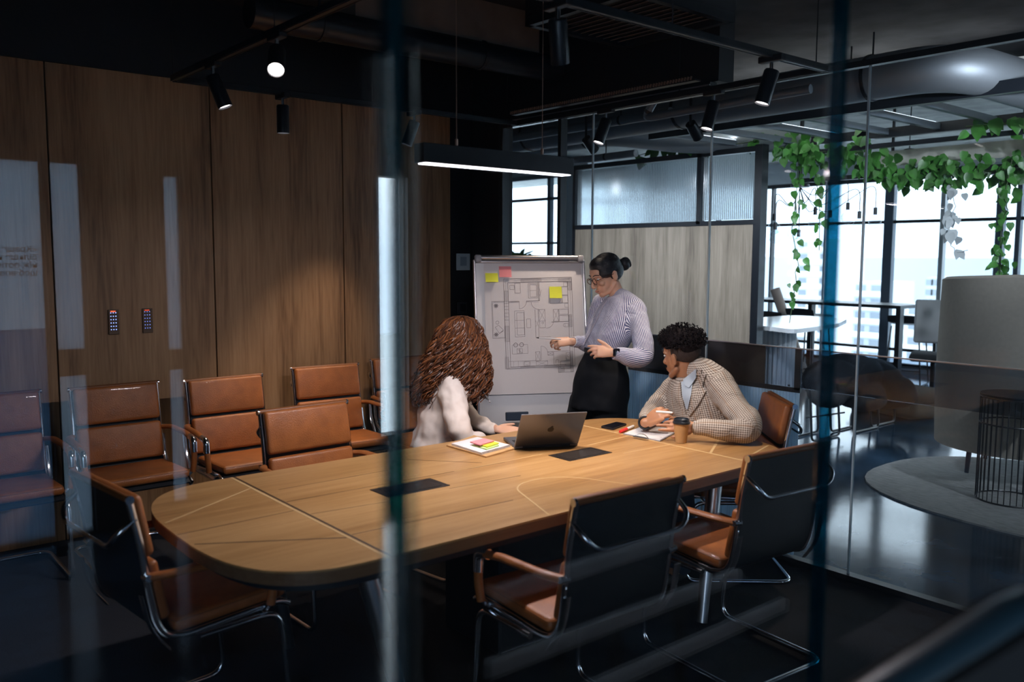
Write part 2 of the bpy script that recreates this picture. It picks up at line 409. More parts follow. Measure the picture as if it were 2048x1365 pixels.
bm = bmesh.new(); bx(bm, -3.75, -2.95, 3.2, 4.0, 2.99, SLAB); finish('plenum_box', bm, M_black, t)

# far glass wall (Y = GY): panes, joints, tracks
def pane(x0, x1, z0=.03, z1=2.62):
    bm = bmesh.new(); bx(bm, x0, x1, GY-.005, GY+.005, z0, z1); return struct('window_1', bm, M_glassclear)
xs = [-5.10, -4.47, -4.17, -3.20, -2.25, -1.2, NX]
for a, b in zip(xs, xs[1:]): pane(a+.004, b-.004)
bm = bmesh.new()
for x in (-4.17, -3.20, -2.25, -1.2): bx(bm, x-.0045, x+.0045, GY-.006, GY+.006, .03, 2.62)
struct('trim_1', bm, M_edgelight)
bm = bmesh.new(); bx(bm, -5.12, NX, GY-.03, GY+.03, 0, .035); bx(bm, -3.2, NX, GY-.02, GY+.02, 2.62, 2.65); struct('trim_2', bm, M_blackmetal)
bm = bmesh.new(); bx(bm, -5.13, -5.085, GY-.035, GY+.03, 0, 2.68); bx(bm, -4.485, -4.455, GY-.03, GY+.03, 0, 2.66); bx(bm, -5.1, -3.2, GY-.03, GY+.03, 2.62, 2.68); struct('trim_3', bm, M_blackmetal)
bm = bmesh.new(); bx(bm, -5.09, -3.2, GY-.035, GY-.03, 2.66, 2.668); bx(bm, -3.66, NX, GY-.012, GY-.004, 1.186, 1.192); struct('trim_4', bm, M_alu)
# waist band: dark strips, tinted sheet and ribbed sheet imitate reflections on the glass
bm = bmesh.new(); bx(bm, -3.72, -3.27, GY+.008, GY+.016, .972, 1.188); struct('trim_5', bm, pm('slate reflection band', (.05, .06, .075), .35))
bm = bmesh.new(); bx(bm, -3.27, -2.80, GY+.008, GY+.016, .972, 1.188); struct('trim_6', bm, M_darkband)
bm = bmesh.new(); bx(bm, -2.80, NX, GY+.008, GY+.012, .972, 1.188); struct('trim_7', bm, M_bandtint)
bm = bmesh.new(); bx(bm, -2.612, -2.575, GY+.006, GY+.02, .96, 1.188); bx(bm, -3.83, -2.575, GY+.006, GY+.02, .945, .972); struct('trim_8', bm, M_blackmetal)
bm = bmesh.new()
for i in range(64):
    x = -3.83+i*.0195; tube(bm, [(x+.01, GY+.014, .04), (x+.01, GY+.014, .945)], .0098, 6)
struct('trim_9', bm, M_ribveil, True)

# near glass wall (X = NX) between corridor and room, polished teal edges showing
for a, b in ((-1.2, -.35), (-.34, .431), (.443, 1.199), (1.209, 2.05), (2.06, 3.1), (3.11, GY)):
    bm = bmesh.new(); bx(bm, NX-.005, NX+.005, a, b, .02, 2.7); struct('window_2', bm, M_glassnear)
for y, ww in ((.437, .0055), (1.204, .0045)):
    bm = bmesh.new(); bx(bm, NX-.012, NX+.012, y-ww, y+ww, .02, 2.7, .002, 1); struct('trim_10', bm, M_edge)
bm = bmesh.new(); bx(bm, NX-.03, NX+.03, -1.2, GY, 2.7, 2.76); bx(bm, NX-.02, NX+.02, -1.2, GY, 0, .02); bx(bm, NX-.04, NX+.04, -1.2, GY+.05, 2.76, SLAB); struct('trim_11', bm, M_black)
bm = bmesh.new(); bx(bm, NX+.0055, NX+.007, .416, .4295, .8, 2.0); bx(bm, NX+.0055, NX+.007, .4445, .458, .8, 2.0); struct('trim_16', bm, glass('added mirror strip', (.9, .97, 1), .22))  # reflective strips added to brighten the patch along the glass edge
bm = bmesh.new(); bx(bm, NX+.05, 4.22, GY, GY+.1, 0, SLAB); struct('wall_far', bm, M_black)  # unseen wall added to keep bright reflections off the near glass
# corridor side behind the camera: dark wall with glazed strips onto the daylight
CX = 4.1
bm = bmesh.new()
wins = [(.35, 1.125, 1.25, 2.2), (.35, 1.125, .02, 1.25), (1.165, 1.33, 1.12, 2.2), (1.165, 1.33, .02, .97), (1.79, 1.90, 1.08, 2.16), (1.79, 1.90, .1, .96), (3.30, 3.55, .34, 2.25)]  # last strip added to mirror a bright patch beside the glass edge
edges = sorted({-2.2, 5.5} | {v for q in wins for v in q[:2]})
for a, b in zip(edges, edges[1:]):
    segs = sorted([(q[2], q[3]) for q in wins if q[0] <= a+1e-6 and q[1] >= b-1e-6]); z = 0
    for s0, s1 in segs:
        if s0 > z: bx(bm, CX, CX+.12, a, b, z, s0)
        z = s1
    bx(bm, CX, CX+.12, a, b, z, SLAB)
struct('wall_right', bm, M_black)
bm = bmesh.new(); bx(bm, NX+.05, CX+.12, -2.3, -2.2, 0, .1); bx(bm, NX+.05, CX+.12, -2.3, -2.2, 3.0, SLAB)
bx(bm, NX+.05, 1.3, -2.3, -2.2, .1, 3.0); bx(bm, CX-.1, CX, -2.3, -2.2, .1, 3.0)
struct('wall_back', bm, M_whitewall)
bm = bmesh.new(); bx(bm, 1.3, CX-.1, -2.26, -2.25, .1, 3.0); struct('added_window_7', bm, glass('far window glass', (.98, 1, 1), .04))  # window added behind the camera to light chrome and chair backs
bm = bmesh.new(); bx(bm, NX+.2, CX+.12, -2.3, 5.5, SLAB, SLAB+.1); struct('ceiling', bm, M_darkceil)
M_frost = glass('frosted ribbed glass', (.7, .8, .9), .03, .2, .55, (.55, .66, .75))
M_frost2 = glass('blue frosted door glass', (.35, .55, .75), .03, .2, .7, (.22, .36, .50))
for i, (a, b, c, d) in enumerate(wins):
    bm = bmesh.new(); bx(bm, CX+.05, CX+.062, a+.001, b-.001, c, d); struct('window_3', bm, (M_frost2 if i == 1 else M_frost) if i < 6 else M_glassclear)
    bm = bmesh.new(); bx(bm, CX+.045, CX+.066, b-.010, b, c, d); struct('trim_12', bm, M_black)
# lettering on the frosted door glass
def text(name, body, size, loc, R, mat, parent=None, align='LEFT', ext=.0006):
    c = bpy.data.curves.new(name, 'FONT'); c.body = body; c.size = size; c.extrude = ext; c.align_x = align; c.space_line = .95
    o = bpy.data.objects.new(name+'_t', c); COL.objects.link(o)
    dg = bpy.context.evaluated_depsgraph_get(); dg.update()
    me = bpy.data.meshes.new_from_object(o.evaluated_get(dg)); bpy.data.objects.remove(o); bpy.data.curves.remove(c)
    me.materials.clear(); me.materials.append(mat)
    ob = bpy.data.objects.new(name, me); COL.objects.link(ob); ob.matrix_world = Matrix.Translation(loc) @ R.to_4x4()
    if parent: ob.parent = parent
    return ob
Rtxt = Matrix(((0, -1, 0), (0, 0, 1), (-1, 0, 0))).transposed()   # columns: x->-Y, y->Z, normal -> -X
tx = text('glass_lettering', '\u00abКраще зр\nбільше н\nніж потім на\nщоб впор', .047, (CX+.04, 1.085, 1.69), Rtxt, M_black)
tag(tx, 'black lettering on the frosted corridor glass, seen mirrored at the left', 'lettering')

# ------------------------------------------------------------------ ceiling track and spotlights
t = thing('lighting_track', 'rectangular black lighting track hanging below the dark ceiling', 'light track')
TZ = 2.63
def rail(name, a, b):
    bm = bmesh.new(); a = Vector(a); b = Vector(b); d = (b-a); L = d.length; R = rotz(math.atan2(d.y, d.x))
    box(bm, (a+b)/2, (L, .034, .03), R, .002, 1)
    for s in (-1, 1): box(bm, (a+b)/2+R @ Vector((0, s*.0145, -.016)), (L, .003, .004), R)
    finish(name, bm, M_blackmetal, t)
rail('rail', (-4.88, 1.66, TZ), (-2.44, 1.66, TZ)); rail('rail', (-4.88, 1.66, TZ), (-4.88, 4.10, TZ))
rail('rail', (-2.45, 1.66, TZ), (-2.45, 4.10, TZ)); rail('rail', (-4.88, 4.10, TZ), (-2.43, 4.10, TZ))
for x, y in ((-4.88, 1.66), (-2.45, 1.66), (-4.88, 4.0), (-2.45, 4.0), (-3.6, 1.66), (-2.45, 2.9), (-4.88, 2.9), (-3.4, 4.1)):
    bm = bmesh.new(); tube(bm, [(x, y, TZ), (x, y, SLAB)], .003, 6); finish('suspension_rod', bm, M_black, t)
def spot(P, aim, label, power=30, glow=True, L=.15, rad=.036, size=60):
    """P: point on the track; the head hangs from a chrome stem and tilts towards aim"""
    P = Vector(P); r = thing('track_spotlight', label, 'spotlight', P, 0, None)
    bm = bmesh.new(); box(bm, (0, 0, -.02), (.13, .036, .03), None, .003, 1); finish('adapter', bm, M_black, r)
    bm = bmesh.new(); tube(bm, [(0, 0, -.035), (0, 0, -.085)], .009, 10); finish('stem', bm, M_chrome, r, True)
    d = (Vector(aim)-(P+Vector((0, 0, -.1)))).normalized(); up = Vector((0, 1, 0)) if abs(d.z) > .95 else Vector((0, 0, 1))
    q = d.to_track_quat('-Z', 'Y').to_matrix()
    c0 = Vector((0, 0, -.085))
    bm = bmesh.new(); lathe(bm, [(rad*.9, .012), (rad, .005), (rad, -L), (rad*.93, -L), (rad*.9, -L+.012)], c0, 28, q); finish('lamp_head', bm, M_blackmetal, r, True)
    bm = bmesh.new(); lathe(bm, [(.001, -L+.0105), (rad*.9, -L+.0105), (rad*.9, -L+.009), (.001, -L+.009)], c0, 24, q)
    finish('lamp_lens', bm, M_lamp if glow else M_black, r)
    if power:
        l = bpy.data.lights.new('spot_beam', 'SPOT'); l.energy = power*2.5; l.color = (1, .77, .58); l.spot_size = math.radians(size-6); l.spot_blend = .9; l.shadow_soft_size = .03
        o = bpy.data.objects.new('spot_beam', l); COL.objects.link(o); o.parent = r; o.location = c0+d*(L+.012); o.rotation_euler = d.to_track_quat('-Z', 'Y').to_euler()
    return r
spot((-4.31, 1.66, TZ), (-3.9, 2.3, 0.6), 'black track spotlight tilted, leftmost of those in front of the oak wall', 9)
spot((-3.58, 1.66, TZ), (-1.6, .6, .55), 'track spotlight in the dark ceiling showing only its glowing tilted lens', 1)
spot((-4.88, 2.29, TZ), (-4.9, 2.3, 0), 'straight black track spotlight in the middle of the oak wall', 34)
spot((-4.88, 3.21, TZ), (-5.35, 2.55, .3), 'small black track spotlight left of the pendant lamp, tilted', 30)
spot((-2.45, 2.25, TZ), (-2.95, 2.9, .74), 'near black track spotlight at the top centre of the photo, blue edged', 34)
spot((-4.0, 4.10, TZ), (-4.15, 3.55, 1.0), 'black track spotlight in front of the glass, above the standing woman', 30)
spot((-3.15, 4.10, TZ), (-3.3, 3.6, .74), 'black track spotlight above the seated man, at the glass joint', 34)
spot((-2.45, 3.62, TZ), (-2.75, 3.2, .74), 'long tilted black track spotlight at the right end of the track', 34)

# cable tray (serrated) above the far glass
t = thing('cable_tray', 'serrated copper toned cable tray above the glass wall', 'cable tray')
bm = bmesh.new(); bx(bm, -4.75, -3.15, 3.93, 3.98, 2.655, 2.665); finish('rail', bm, M_blackmetal, t)
bm = bmesh.new()
for i in range(76): box(bm, (-4.75+i*.021, 3.925, 2.67), (.007, .010, .020), Matrix.Rotation(.35, 3, 'Y'))
finish('teeth', bm, pm('copper teeth', (.22, .15, .12), .5, .3), t)

# pendant lamp over the table
t = thing('pendant_lamp', 'long black linear pendant lamp glowing white underneath, over the table', 'pendant lamp', (-2.87, 2.31, 2.04))
bm = bmesh.new(); vs = bx(bm, -.035, .035, -.40, .40, 0, .075, .002, 1); finish('housing', bm, M_blackmetal, t)
bm = bmesh.new(); bx(bm, -.028, .028, -.385, .385, -.004, 0); finish('diffuser', bm, M_strip, t)
for y in (-.22, .24):
    bm = bmesh.new(); tube(bm, [(0, y, .075), (0, y, SLAB-2.04)], .0018, 6); tube(bm, [(0, y, .075), (0, y, .105)], .006, 8); finish('suspension_cable', bm, pm('copper wire', (.5, .3, .22), .35, .8), t)
area('pendant_light', (-2.87, 2.31, 2.03), (0, 0, 0), .05, .76, 34, (1, .88, .86))

# ------------------------------------------------------------------ table
t = thing('conference_table', 'long oval-ended oak conference table with inlaid lines and black cable hatches', 'table', (0, 0, 0))
TX0, TX1, TY0, TY1 = -3.505, -2.262, .94, 3.775
def super_outline():
    cx, a, b, n = (TX0+TX1)/2, (TX1-TX0)/2, .45, 3.0; o = []
    for y0, sg in ((TY1-b, 1), (TY0+b, -1)):
        for k in range(41):
            th = PI*k/40 if sg > 0 else PI+PI*k/40
            c, s = math.cos(th), math.sin(th)
            o.append((cx+a*math.copysign(abs(c)**(2/n), c), y0+b*math.copysign(abs(s)**(2/n), s)))
    return o
OUT = super_outline()
bm = bmesh.new(); prism(bm, OUT, .738, .745); finish('tabletop', bm, M_table, t)
cx0, cy0 = (TX0+TX1)/2, (TY0+TY1)/2
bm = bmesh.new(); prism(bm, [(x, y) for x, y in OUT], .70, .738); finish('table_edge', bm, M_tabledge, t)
bm = bmesh.new(); prism(bm, [(cx0+(x-cx0)*.94, cy0+(y-cy0)*.97) for x, y in OUT], .665, .70); finish('underframe', bm, M_black, t)
def line(bm, a, b, wd, z=.7454):
    a = Vector((*a, 0)); b = Vector((*b, 0)); d = (b-a); R = rotz(math.atan2(d.y, d.x)); c = (a+b)/2; c.z = z-.0004; box(bm, c, (d.length, wd, .0012), R)
bm = bmesh.new()
line(bm, (TX0+.002, 1.376), (TX1-.002, 1.376), .010); line(bm, (-3.041, .955), (-3.289, 1.37), .008)
line(bm, (TX0+.1, 3.328), (TX1-.002, 3.328), .012); line(bm, (-2.525, 3.335), (-2.676, 3.594), .012); line(bm, (-2.344, 3.335), (-2.45, 3.70), .010); line(bm, (-3.16, 3.33), (-3.02, 3.75), .008)
line(bm, (-3.01, 2.99), (-3.04, 3.32), .007); line(bm, (-2.78, 3.0), (-2.765, 3.32), .005)
line(bm, (-3.0, 2.17), (-3.01, 2.69), .005)
for q in range(1):
    pts = [(-2.269, 2.064), (-2.614, 2.196), (-2.668, 2.265), (-2.679, 2.356), (-2.66, 2.444), (-2.584, 2.524), (-2.488, 2.56), (-2.375, 2.607), (-2.30, 2.64)]
    pts = [(p.x, p.y) for p in fillet([(a, b, 0) for a, b in pts], .05, 3)]
    for a, b in zip(pts, pts[1:]): line(bm, a, b, .006)
finish('pale_inlay', bm, M_inlayl, t)
bm = bmesh.new()
line(bm, (TX0+.002, 1.39), (TX1-.002, 1.39), .009); line(bm, (-2.754, .955), (-2.505, 1.37), .006); line(bm, (-2.885, .945), (-2.898, 1.37), .003)
line(bm, (-3.02, 1.4), (-2.995, 2.45), .0025); line(bm, (-2.82, 1.4), (-2.78, 1.72), .0025); line(bm, (-2.785, 1.99), (-2.765, 2.348), .0025); line(bm, (-2.52, 1.4), (-2.499, 2.085), .003); line(bm, (-3.2, 1.45), (-3.2, 2.0), .002)
line(bm, (-3.35, 2.1), (-3.05, 2.36), .003)
finish('dark_joint', bm, M_inlayd, t)
for y0, y1 in ((1.73, 2.02), (2.69, 2.97)):
    bm = bmesh.new(); bx(bm, -2.968, -2.822, y0, y1, .742, .7475, .001, 1); h = finish('cable_hatch', bm, M_hatch, t)
    bm = bmesh.new(); bx(bm, -2.95, -2.84, y0+.03, y1-.03, .7474, .7482); finish('hatch_flap', bm, pm('hatch flap', (.03, .025, .022), .25), h)
for (x, y, ex, ey) in ((-2.47, 1.42, -2.40, 1.56), (-2.47, 3.3, -2.40, 3.14), (-3.3, 1.42, -3.37, 1.56), (-3.3, 3.3, -3.37, 3.14)):
    bm = bmesh.new(); T = Vector((x, y, .64)); B = Vector((ex, ey, .0)); tube(bm, [B, B.lerp(T, .5), T], [.024, .032, .038], 20)
    lg = finish('leg', bm, M_steel, t, True)
    bm = bmesh.new(); tube(bm, [T, T+(T-B).normalized()*.05], .040, 20); finish('leg_collar', bm, M_black, lg, True)
bm = bmesh.new(); bx(bm, -3.12, -2.72, 2.2, 2.75, 0, .67, .01, 1); finish('cable_pedestal', bm, M_black, t)

# ------------------------------------------------------------------ chairs
def make_chair(label):
    """faces +Y, origin on the floor under the seat"""
    r = thing('office_chair', label, 'chair', (0, 0, 0), 0, 'cognac leather conference chairs')
    prof = [(.245, .435), (.21, .455), (.05, .448), (-.14, .438), (-.205, .455), (-.235, .51), (-.25, .60), (-.275, .78), (-.305, .925)]
    P3 = fillet([(0, y, z) for y, z in prof], .05, 4)
    # sling: black sheet of 10 mm following the profile
    bm = bmesh.new(); W = .225; rows = []
    for i, p in enumerate(P3):
        tn = (P3[min(i+1, len(P3)-1)]-P3[max(i-1, 0)]).normalized(); nrm = Vector((0, -tn.z, tn.y))*-1
        a = p-nrm*.005; b = p+nrm*.005
        rows.append([bm.verts.new((s*W, q.y, q.z)) for q in (a, b) for s in (-1, 1)])
    for a, b in zip(rows, rows[1:]):
        bm.faces.new((a[0], a[1], b[1], b[0])); bm.faces.new((a[2], b[2], b[3], a[3])); bm.faces.new((a[0], b[0], b[2], a[2])); bm.faces.new((a[1], a[3], b[3], b[1]))
    bm.faces.new((rows[0][0], rows[0][2], rows[0][3], rows[0][1])); bm.faces.new((rows[-1][0], rows[-1][1], rows[-1][3], rows[-1][2]))
    finish('sling', bm, M_shell, r, True)
    def pad(name, y0, z0, y1, z1, th, fw, off=.024):
        bm = bmesh.new(); a = Vector((0, y0, z0)); b = Vector((0, y1, z1)); d = (b-a); up = Vector((0, -d.z, d.y)).normalized()
        if up.y < 0 and abs(d.z) > abs(d.y): up = -up
        if up.z < 0 and abs(d.y) >= abs(d.z): up = -up
        R = Matrix((Vector((1, 0, 0)), d.normalized(), Vector((1, 0, 0)).cross(d.normalized()))).transposed()
        vs = box(bm, (0, 0, 0), (fw, d.length, th), None, th*.42, 4)
        c = (a+b)/2+up*off
        for v in vs:      # pillow shape
            kx = 1-(abs(v.co.x)/(fw/2))**4; ky = 1-(abs(v.co.y)/(d.length/2))**4
            v.co.z *= 1+.22*max(0, kx)*max(0, ky)
        bmesh.ops.transform(bm, matrix=Matrix.Translation(c) @ R.to_4x4(), verts=vs)
        o = finish(name, bm, M_leather, r, True)
        bm = bmesh.new(); hw, hl, q = fw/2-.004, d.length/2-.004, th*.30
        ring = fillet([(0, -hl, 0), (hw, -hl, 0), (hw, hl, 0), (-hw, hl, 0), (-hw, -hl, 0), (-.001, -hl, 0)], .02, 3)
        for s in (1,):
            tube(bm, [Matrix.Translation(c) @ R.to_4x4() @ Vector((p.x, p.y, s*q)) for p in ring], .0022, 5, True)
            finish('piping', bm, M_leatherdk, o)
    pad('seat_pad', -.17, .447, .245, .462, .05, .455)
    pad('lower_back_pad', -.222, .50, -.262, .705, .042, .455)
    pad('upper_back_pad', -.266, .72, -.305, .925, .042, .455)
    for s in (-1, 1):
        bm = bmesh.new(); tube(bm, [p+Vector((s*.235, 0, 0)) for p in P3], .011, 10, flat=(.8, 1.1)); finish('side_rail', bm, M_chrome, r, True)
        bm = bmesh.new(); tube(bm, fillet([(s*.238, -.262, .665), (s*.275, -.20, .672), (s*.285, .02, .668), (s*.285, .10, .655)], .06, 5), .017, 12, flat=(1.15, .8)); tube(bm, fillet([(s*.285, .152, .60), (s*.282, .158, .54), (s*.275, .15, .47)], .05, 4), .016, 12); finish('armrest', bm, M_leather, r, True)
        bm = bmesh.new(); tube(bm, fillet([(s*.285, .09, .657), (s*.285, .15, .65), (s*.285, .152, .58)], .05, 6), .0185, 12); finish('arm_bracket', bm, M_chrome, r, True)
        bm = bmesh.new(); tube(bm, [(s*.278, .15, .48), (s*.24, .15, .445)], .010, 8); finish('arm_foot', bm, M_chrome, r, True)
        bm = bmesh.new(); tube(bm, [(s*.225, -.262, .665), (s*.262, -.262, .668)], .012, 8); finish('arm_joint', bm, M_chrome, r, True)
    bm = bmesh.new(); tube(bm, fillet([(-.235, -.285, .86), (-.232, -.345, .82), (-.19, -.355, .775), (.19, -.355, .775), (.232, -.345, .82), (.235, -.285, .86)], .05, 5), .009, 10); finish('back_handle', bm, M_chrome, r, True)
    bm = bmesh.new(); tube(bm, [(-.24, -.305, .925), (.24, -.305, .925)], .012, 10); finish('top_rail', bm, M_leatherdk, r, True)
    for s in (-1, 1):
        bm = bmesh.new(); tube(bm, fillet([(s*.250, -.285, .62), (s*.252, -.262, .50), (s*.254, -.205, .42)], .05, 4), .013, 10, False, (.35, 1.3)); finish('back_bracket', bm, M_chrome, r, True)
        bm = bmesh.new(); tube(bm, [(s*.238, -.305, .925), (s*.248, -.305, .925)], .014, 12); finish('rail_cap', bm, M_chrome, r, True)
    bm = bmesh.new(); q = .25
    pts = [(q, -.10, .425), (q, .20, .425), (q, .235, .011), (q, -.32, .011), (-q, -.32, .011), (-q, .235, .011), (-q, .20, .425), (-q, -.10, .425)]
    tube(bm, fillet(pts, .07, 6), .011, 12); finish('cantilever_base', bm, M_chrome, r, True)
    bm = bmesh.new(); tube(bm, [(-q, -.08, .425), (q, -.08, .425)], .008, 8); tube(bm, [(-q, .14, .425), (q, .14, .425)], .008, 8); finish('seat_crossbar', bm, M_chrome, r, True)
    return r
def set_thing(o, loc, deg, label, group=None):
    o.location = loc; o.rotation_euler = (0, 0, math.radians(deg)); o['label'] = label
    if group: o['group'] = group
    elif 'group' in o: del o['group']
CH = make_chair('x')
# deg: 0 faces +Y; -90 faces +X (away from the oak wall); 90 faces -X
spots = [
 ((-5.00, .78, 0), -90, 'cognac leather chair at the far left edge, against the wall behind the reflection', 'chairs along the oak wall'),
 ((-4.95, 1.395, 0), -90, 'cognac leather chair against the oak wall, just right of the bright reflection', 'chairs along the oak wall'),
 ((-4.87, 2.005, 0), -90, 'cognac leather chair against the oak wall, directly left of the chair tucked under the table', 'chairs along the oak wall'),
 ((-5.0, 2.735, 0), -94, 'cognac leather chair against the oak wall, behind the empty chair tucked under the table', 'chairs along the oak wall'),
 ((-5.1, 3.40, 0), -92, 'cognac leather chair against the oak wall, behind the curly haired woman', 'chairs along the oak wall'),
 ((-3.64, 1.94, 0), -88, 'empty cognac leather chair tucked under the long left side of the table', 'chairs around the table'),
 ((-3.76, 2.72, 0), -82, 'cognac leather chair the curly haired woman sits on', 'chairs around the table'),
 ((-2.17, 2.07, 0), 87, 'black backed chair nearest the camera on the right side of the table', 'chairs around the table'),
 ((-2.17, 2.99, 0), 85, 'black backed chair on the right side of the table, below the seated man', 'chairs around the table'),
 ((-2.80, 3.80, 0), 139, 'cognac leather chair the man in the checked blazer sits on', 'chairs around the table'),
 ((-3.03, 1.04, 0), 6, 'dark chair at the near rounded end of the table', 'chairs around the table'),
]
for i, (loc, deg, lab, g) in enumerate(spots):
    o = CH if i == 0 else copy_tree(CH)
    set_thing(o, loc, deg, lab, g)
#@@PEOPLE
# ------------------------------------------------------------------ people
from mathutils.bvhtree import BVHTree
UPV = Vector((0, 0, 1)); FH = Vector((CF.x, CF.y, 0)).normalized(); RH = Vector((CR.x, CR.y, 0)).normalized(); CAMP = Vector((0, 0, CAM_H))
def dc(lat, up, dep): return (RH*lat+UPV*up+FH*dep)
def rot_to(px, py, d): return at(px, py, d)
def hand(bm, W, d, n, side=1, curl=(.3, .3, .3, .3), s=1., thumb=(.7, .6, -.25), spread=.06, lens=(.070, .078, .073, .058)):
    d = Vector(d).normalized(); n = Vector(n); n = (n-d*n.dot(d)).normalized(); l = d.cross(n).normalized()*side
    loft(bm, [(W-d*.012*s, l*.024*s, n*.017*s), (W+d*.02*s, l*.030*s, n*.016*s), (W+d*.06*s, l*.039*s, n*.0145*s), (W+d*.088*s, l*.038*s, n*.012*s), (W+d*.096*s, l*.030*s, n*.008*s)], 16)
    for k, off in enumerate((.029, .0098, -.0098, -.028)):
        p = W+d*(.086-.006*abs(k-1))*s+l*off*s; a = 0; pts = [p-d*.012*s, p]; dd = (d+l*(1.5-k)*spread*(1 if True else 0)).normalized()
        for j, fr in enumerate((.45, .31, .24)):
            a += curl[k]*(1.0 if j else .7); v = dd*math.cos(a)-n*math.sin(a); p = p+v*lens[k]*fr*s; pts.append(p)
        capsule(bm, pts, [.0095*s, .0092*s, .0086*s, .0078*s, .0066*s], 10)
    tb = W+d*.022*s+l*.026*s; tv = (l*thumb[0]+d*thumb[1]+n*thumb[2]).normalized(); tv2 = (tv+d*.5).normalized()
    capsule(bm, [tb, tb+tv*.036*s, tb+tv*.036*s+tv2*.026*s, tb+tv*.036*s+tv2*.046*s], [.014*s, .0115*s, .010*s, .0078*s], 10)
def head(bm, c, fwd, up, s=1., male=False):
    R = frame(fwd, up)
    def g(x, y, z): return c+R @ Vector((x, y, z))*s
    def e(x, y, z, a, b, cc, sub=3): ell(bm, g(x, y, z), (a*s, b*s, cc*s), R, sub)
    e(0, -.012, .040, .074, .094, .083); e(0, .030, -.010, .062, .062, .085); e(0, .050, -.052, .047, .040, .052)
    e(0, .073, -.098, .024, .020, .018); e(0, .066, .045, .055, .028, .035)
    for sx in (-1, 1):
        capsule(bm, [g(sx*.060, -.012, -.052), g(sx*.046, .03, -.085), g(sx*.012, .072, -.100)], [.013*s, .014*s, .013*s], 10)   # jaw
        e(sx*.041, .070, -.022, .021, .020, .018, 2)            # cheek
        capsule(bm, [g(sx*.012, .092, .028), g(sx*.036, .086, .030), g(sx*.052, .068, .022)], [.008*s, .009*s, .007*s], 8)      # brow
        e(sx*.077, -.012, -.008, .009, .020, .032, 2); e(sx*.083, -.016, .008, .006, .016, .018, 2)   # ear
        e(sx*.012, .103, -.034, .009, .010, .008, 2)            # nostril
    capsule(bm, [g(0, .090, .022), g(0, .104, -.002), g(0, .117, -.026), g(0, .112, -.036)], [.008*s, .009*s, .0115*s, .010*s], 10)  # nose
    e(0, .093, -.061, .024, .013, .007, 2); e(0, .092, -.073, .020, .013, .008, 2)      # lips
    return R, g
def arm(bm, pts, rads): capsule(bm, pts, rads, 16)
def attach(root, kids):
    bpy.context.view_layer.update()
    for o in kids: o.parent = root; o.matrix_parent_inverse = root.matrix_world.inverted()
def weave_post(bones):
    def f(me):
        at_ = me.attributes.new('weave', 'FLOAT_VECTOR', 'POINT'); dat = []
        pre = []
        for A, B, rad, w0 in bones:
            ax = (B-A).normalized(); ref = CAMP-(A+B)/2; ref = (ref-ax*ref.dot(ax)).normalized(); sd = ax.cross(ref); pre.append((A, B, ax, ref, sd, rad, w0, (B-A).length))
        for v in me.vertices:
            best = None
            for q in pre:
                t = (v.co-q[0]).dot(q[2]); tt = min(max(t, 0), q[7]); dist = (v.co-(q[0]+q[2]*tt)).length/q[6]
                if best is None or dist < best[0]: best = (dist, q, t)
            q, t = best[1], best[2]; r = v.co-q[0]
            dat += [math.atan2(r.dot(q[4]), r.dot(q[3]))*q[5]+1.0, t+1.0, 0]
        at_.data.foreach_set('vector', dat)
    return f
def bvh(objs):
    vs = []; fs = []
    for o in objs:
        b = len(vs); vs += [v.co.copy() for v in o.data.vertices]; fs += [[i+b for i in p.vertices] for p in o.data.polygons]
    return BVHTree.FromPolygons(vs, fs)
def hit(tree, px, py, lift=.004):
    d = (at(px, py, 1)-CAMP).normalized(); h = tree.ray_cast(CAMP, d)
    if h[0] is None: return None
    n = h[1] if h[1].dot(d) < 0 else -h[1]
    return h[0]+n*lift
def drape_line(bm, tree, pxs, rad, flat=(1, 1), lift=.003, seg=8):
    P = []
    for (a, b) in zip(pxs, pxs[1:]):
        for k in range(5):
            h = hit(tree, a[0]+(b[0]-a[0])*k/5, a[1]+(b[1]-a[1])*k/5, lift)
            if h: P.append(h)
    h = hit(tree, *pxs[-1], lift)
    if h: P.append(h)
    if len(P) > 1: tube(bm, P, rad, seg, False, flat)
def drape_poly(bm, tree, A, B, n=8, m=3, th=.008, lift=.002):
    """thick patch between two pixel polylines A and B laid on a surface"""
    def samp(L, t):
        x = t*(len(L)-1); i = min(int(x), len(L)-2); f = x-i; return (L[i][0]+(L[i+1][0]-L[i][0])*f, L[i][1]+(L[i+1][1]-L[i][1])*f)
    top = []; bot = []
    for i in range(n+1):
        a, b = samp(A, i/n), samp(B, i/n); rt = []; rb = []
        for j in range(m+1):
            q = (a[0]+(b[0]-a[0])*j/m, a[1]+(b[1]-a[1])*j/m); h = hit(tree, *q, 0)
            if h is None: h = at(*q, 5); 
            d = (CAMP-h).normalized(); rt.append(bm.verts.new(h+d*(lift+th))); rb.append(bm.verts.new(h+d*lift*.2))
        top.append(rt); bot.append(rb)
    for i in range(n):
        for j in range(m):
            bm.faces.new((top[i][j], top[i+1][j], top[i+1][j+1], top[i][j+1])); bm.faces.new((bot[i][j], bot[i][j+1], bot[i+1][j+1], bot[i+1][j]))
    for i in range(n):
        bm.faces.new((top[i][0], bot[i][0], bot[i+1][0], top[i+1][0])); bm.faces.new((top[i][m], top[i+1][m], bot[i+1][m], bot[i][m]))
    for j in range(m):
        bm.faces.new((top[0][j], top[0][j+1], bot[0][j+1], bot[0][j])); bm.faces.new((top[n][j], bot[n][j], bot[n][j+1], top[n][j+1]))

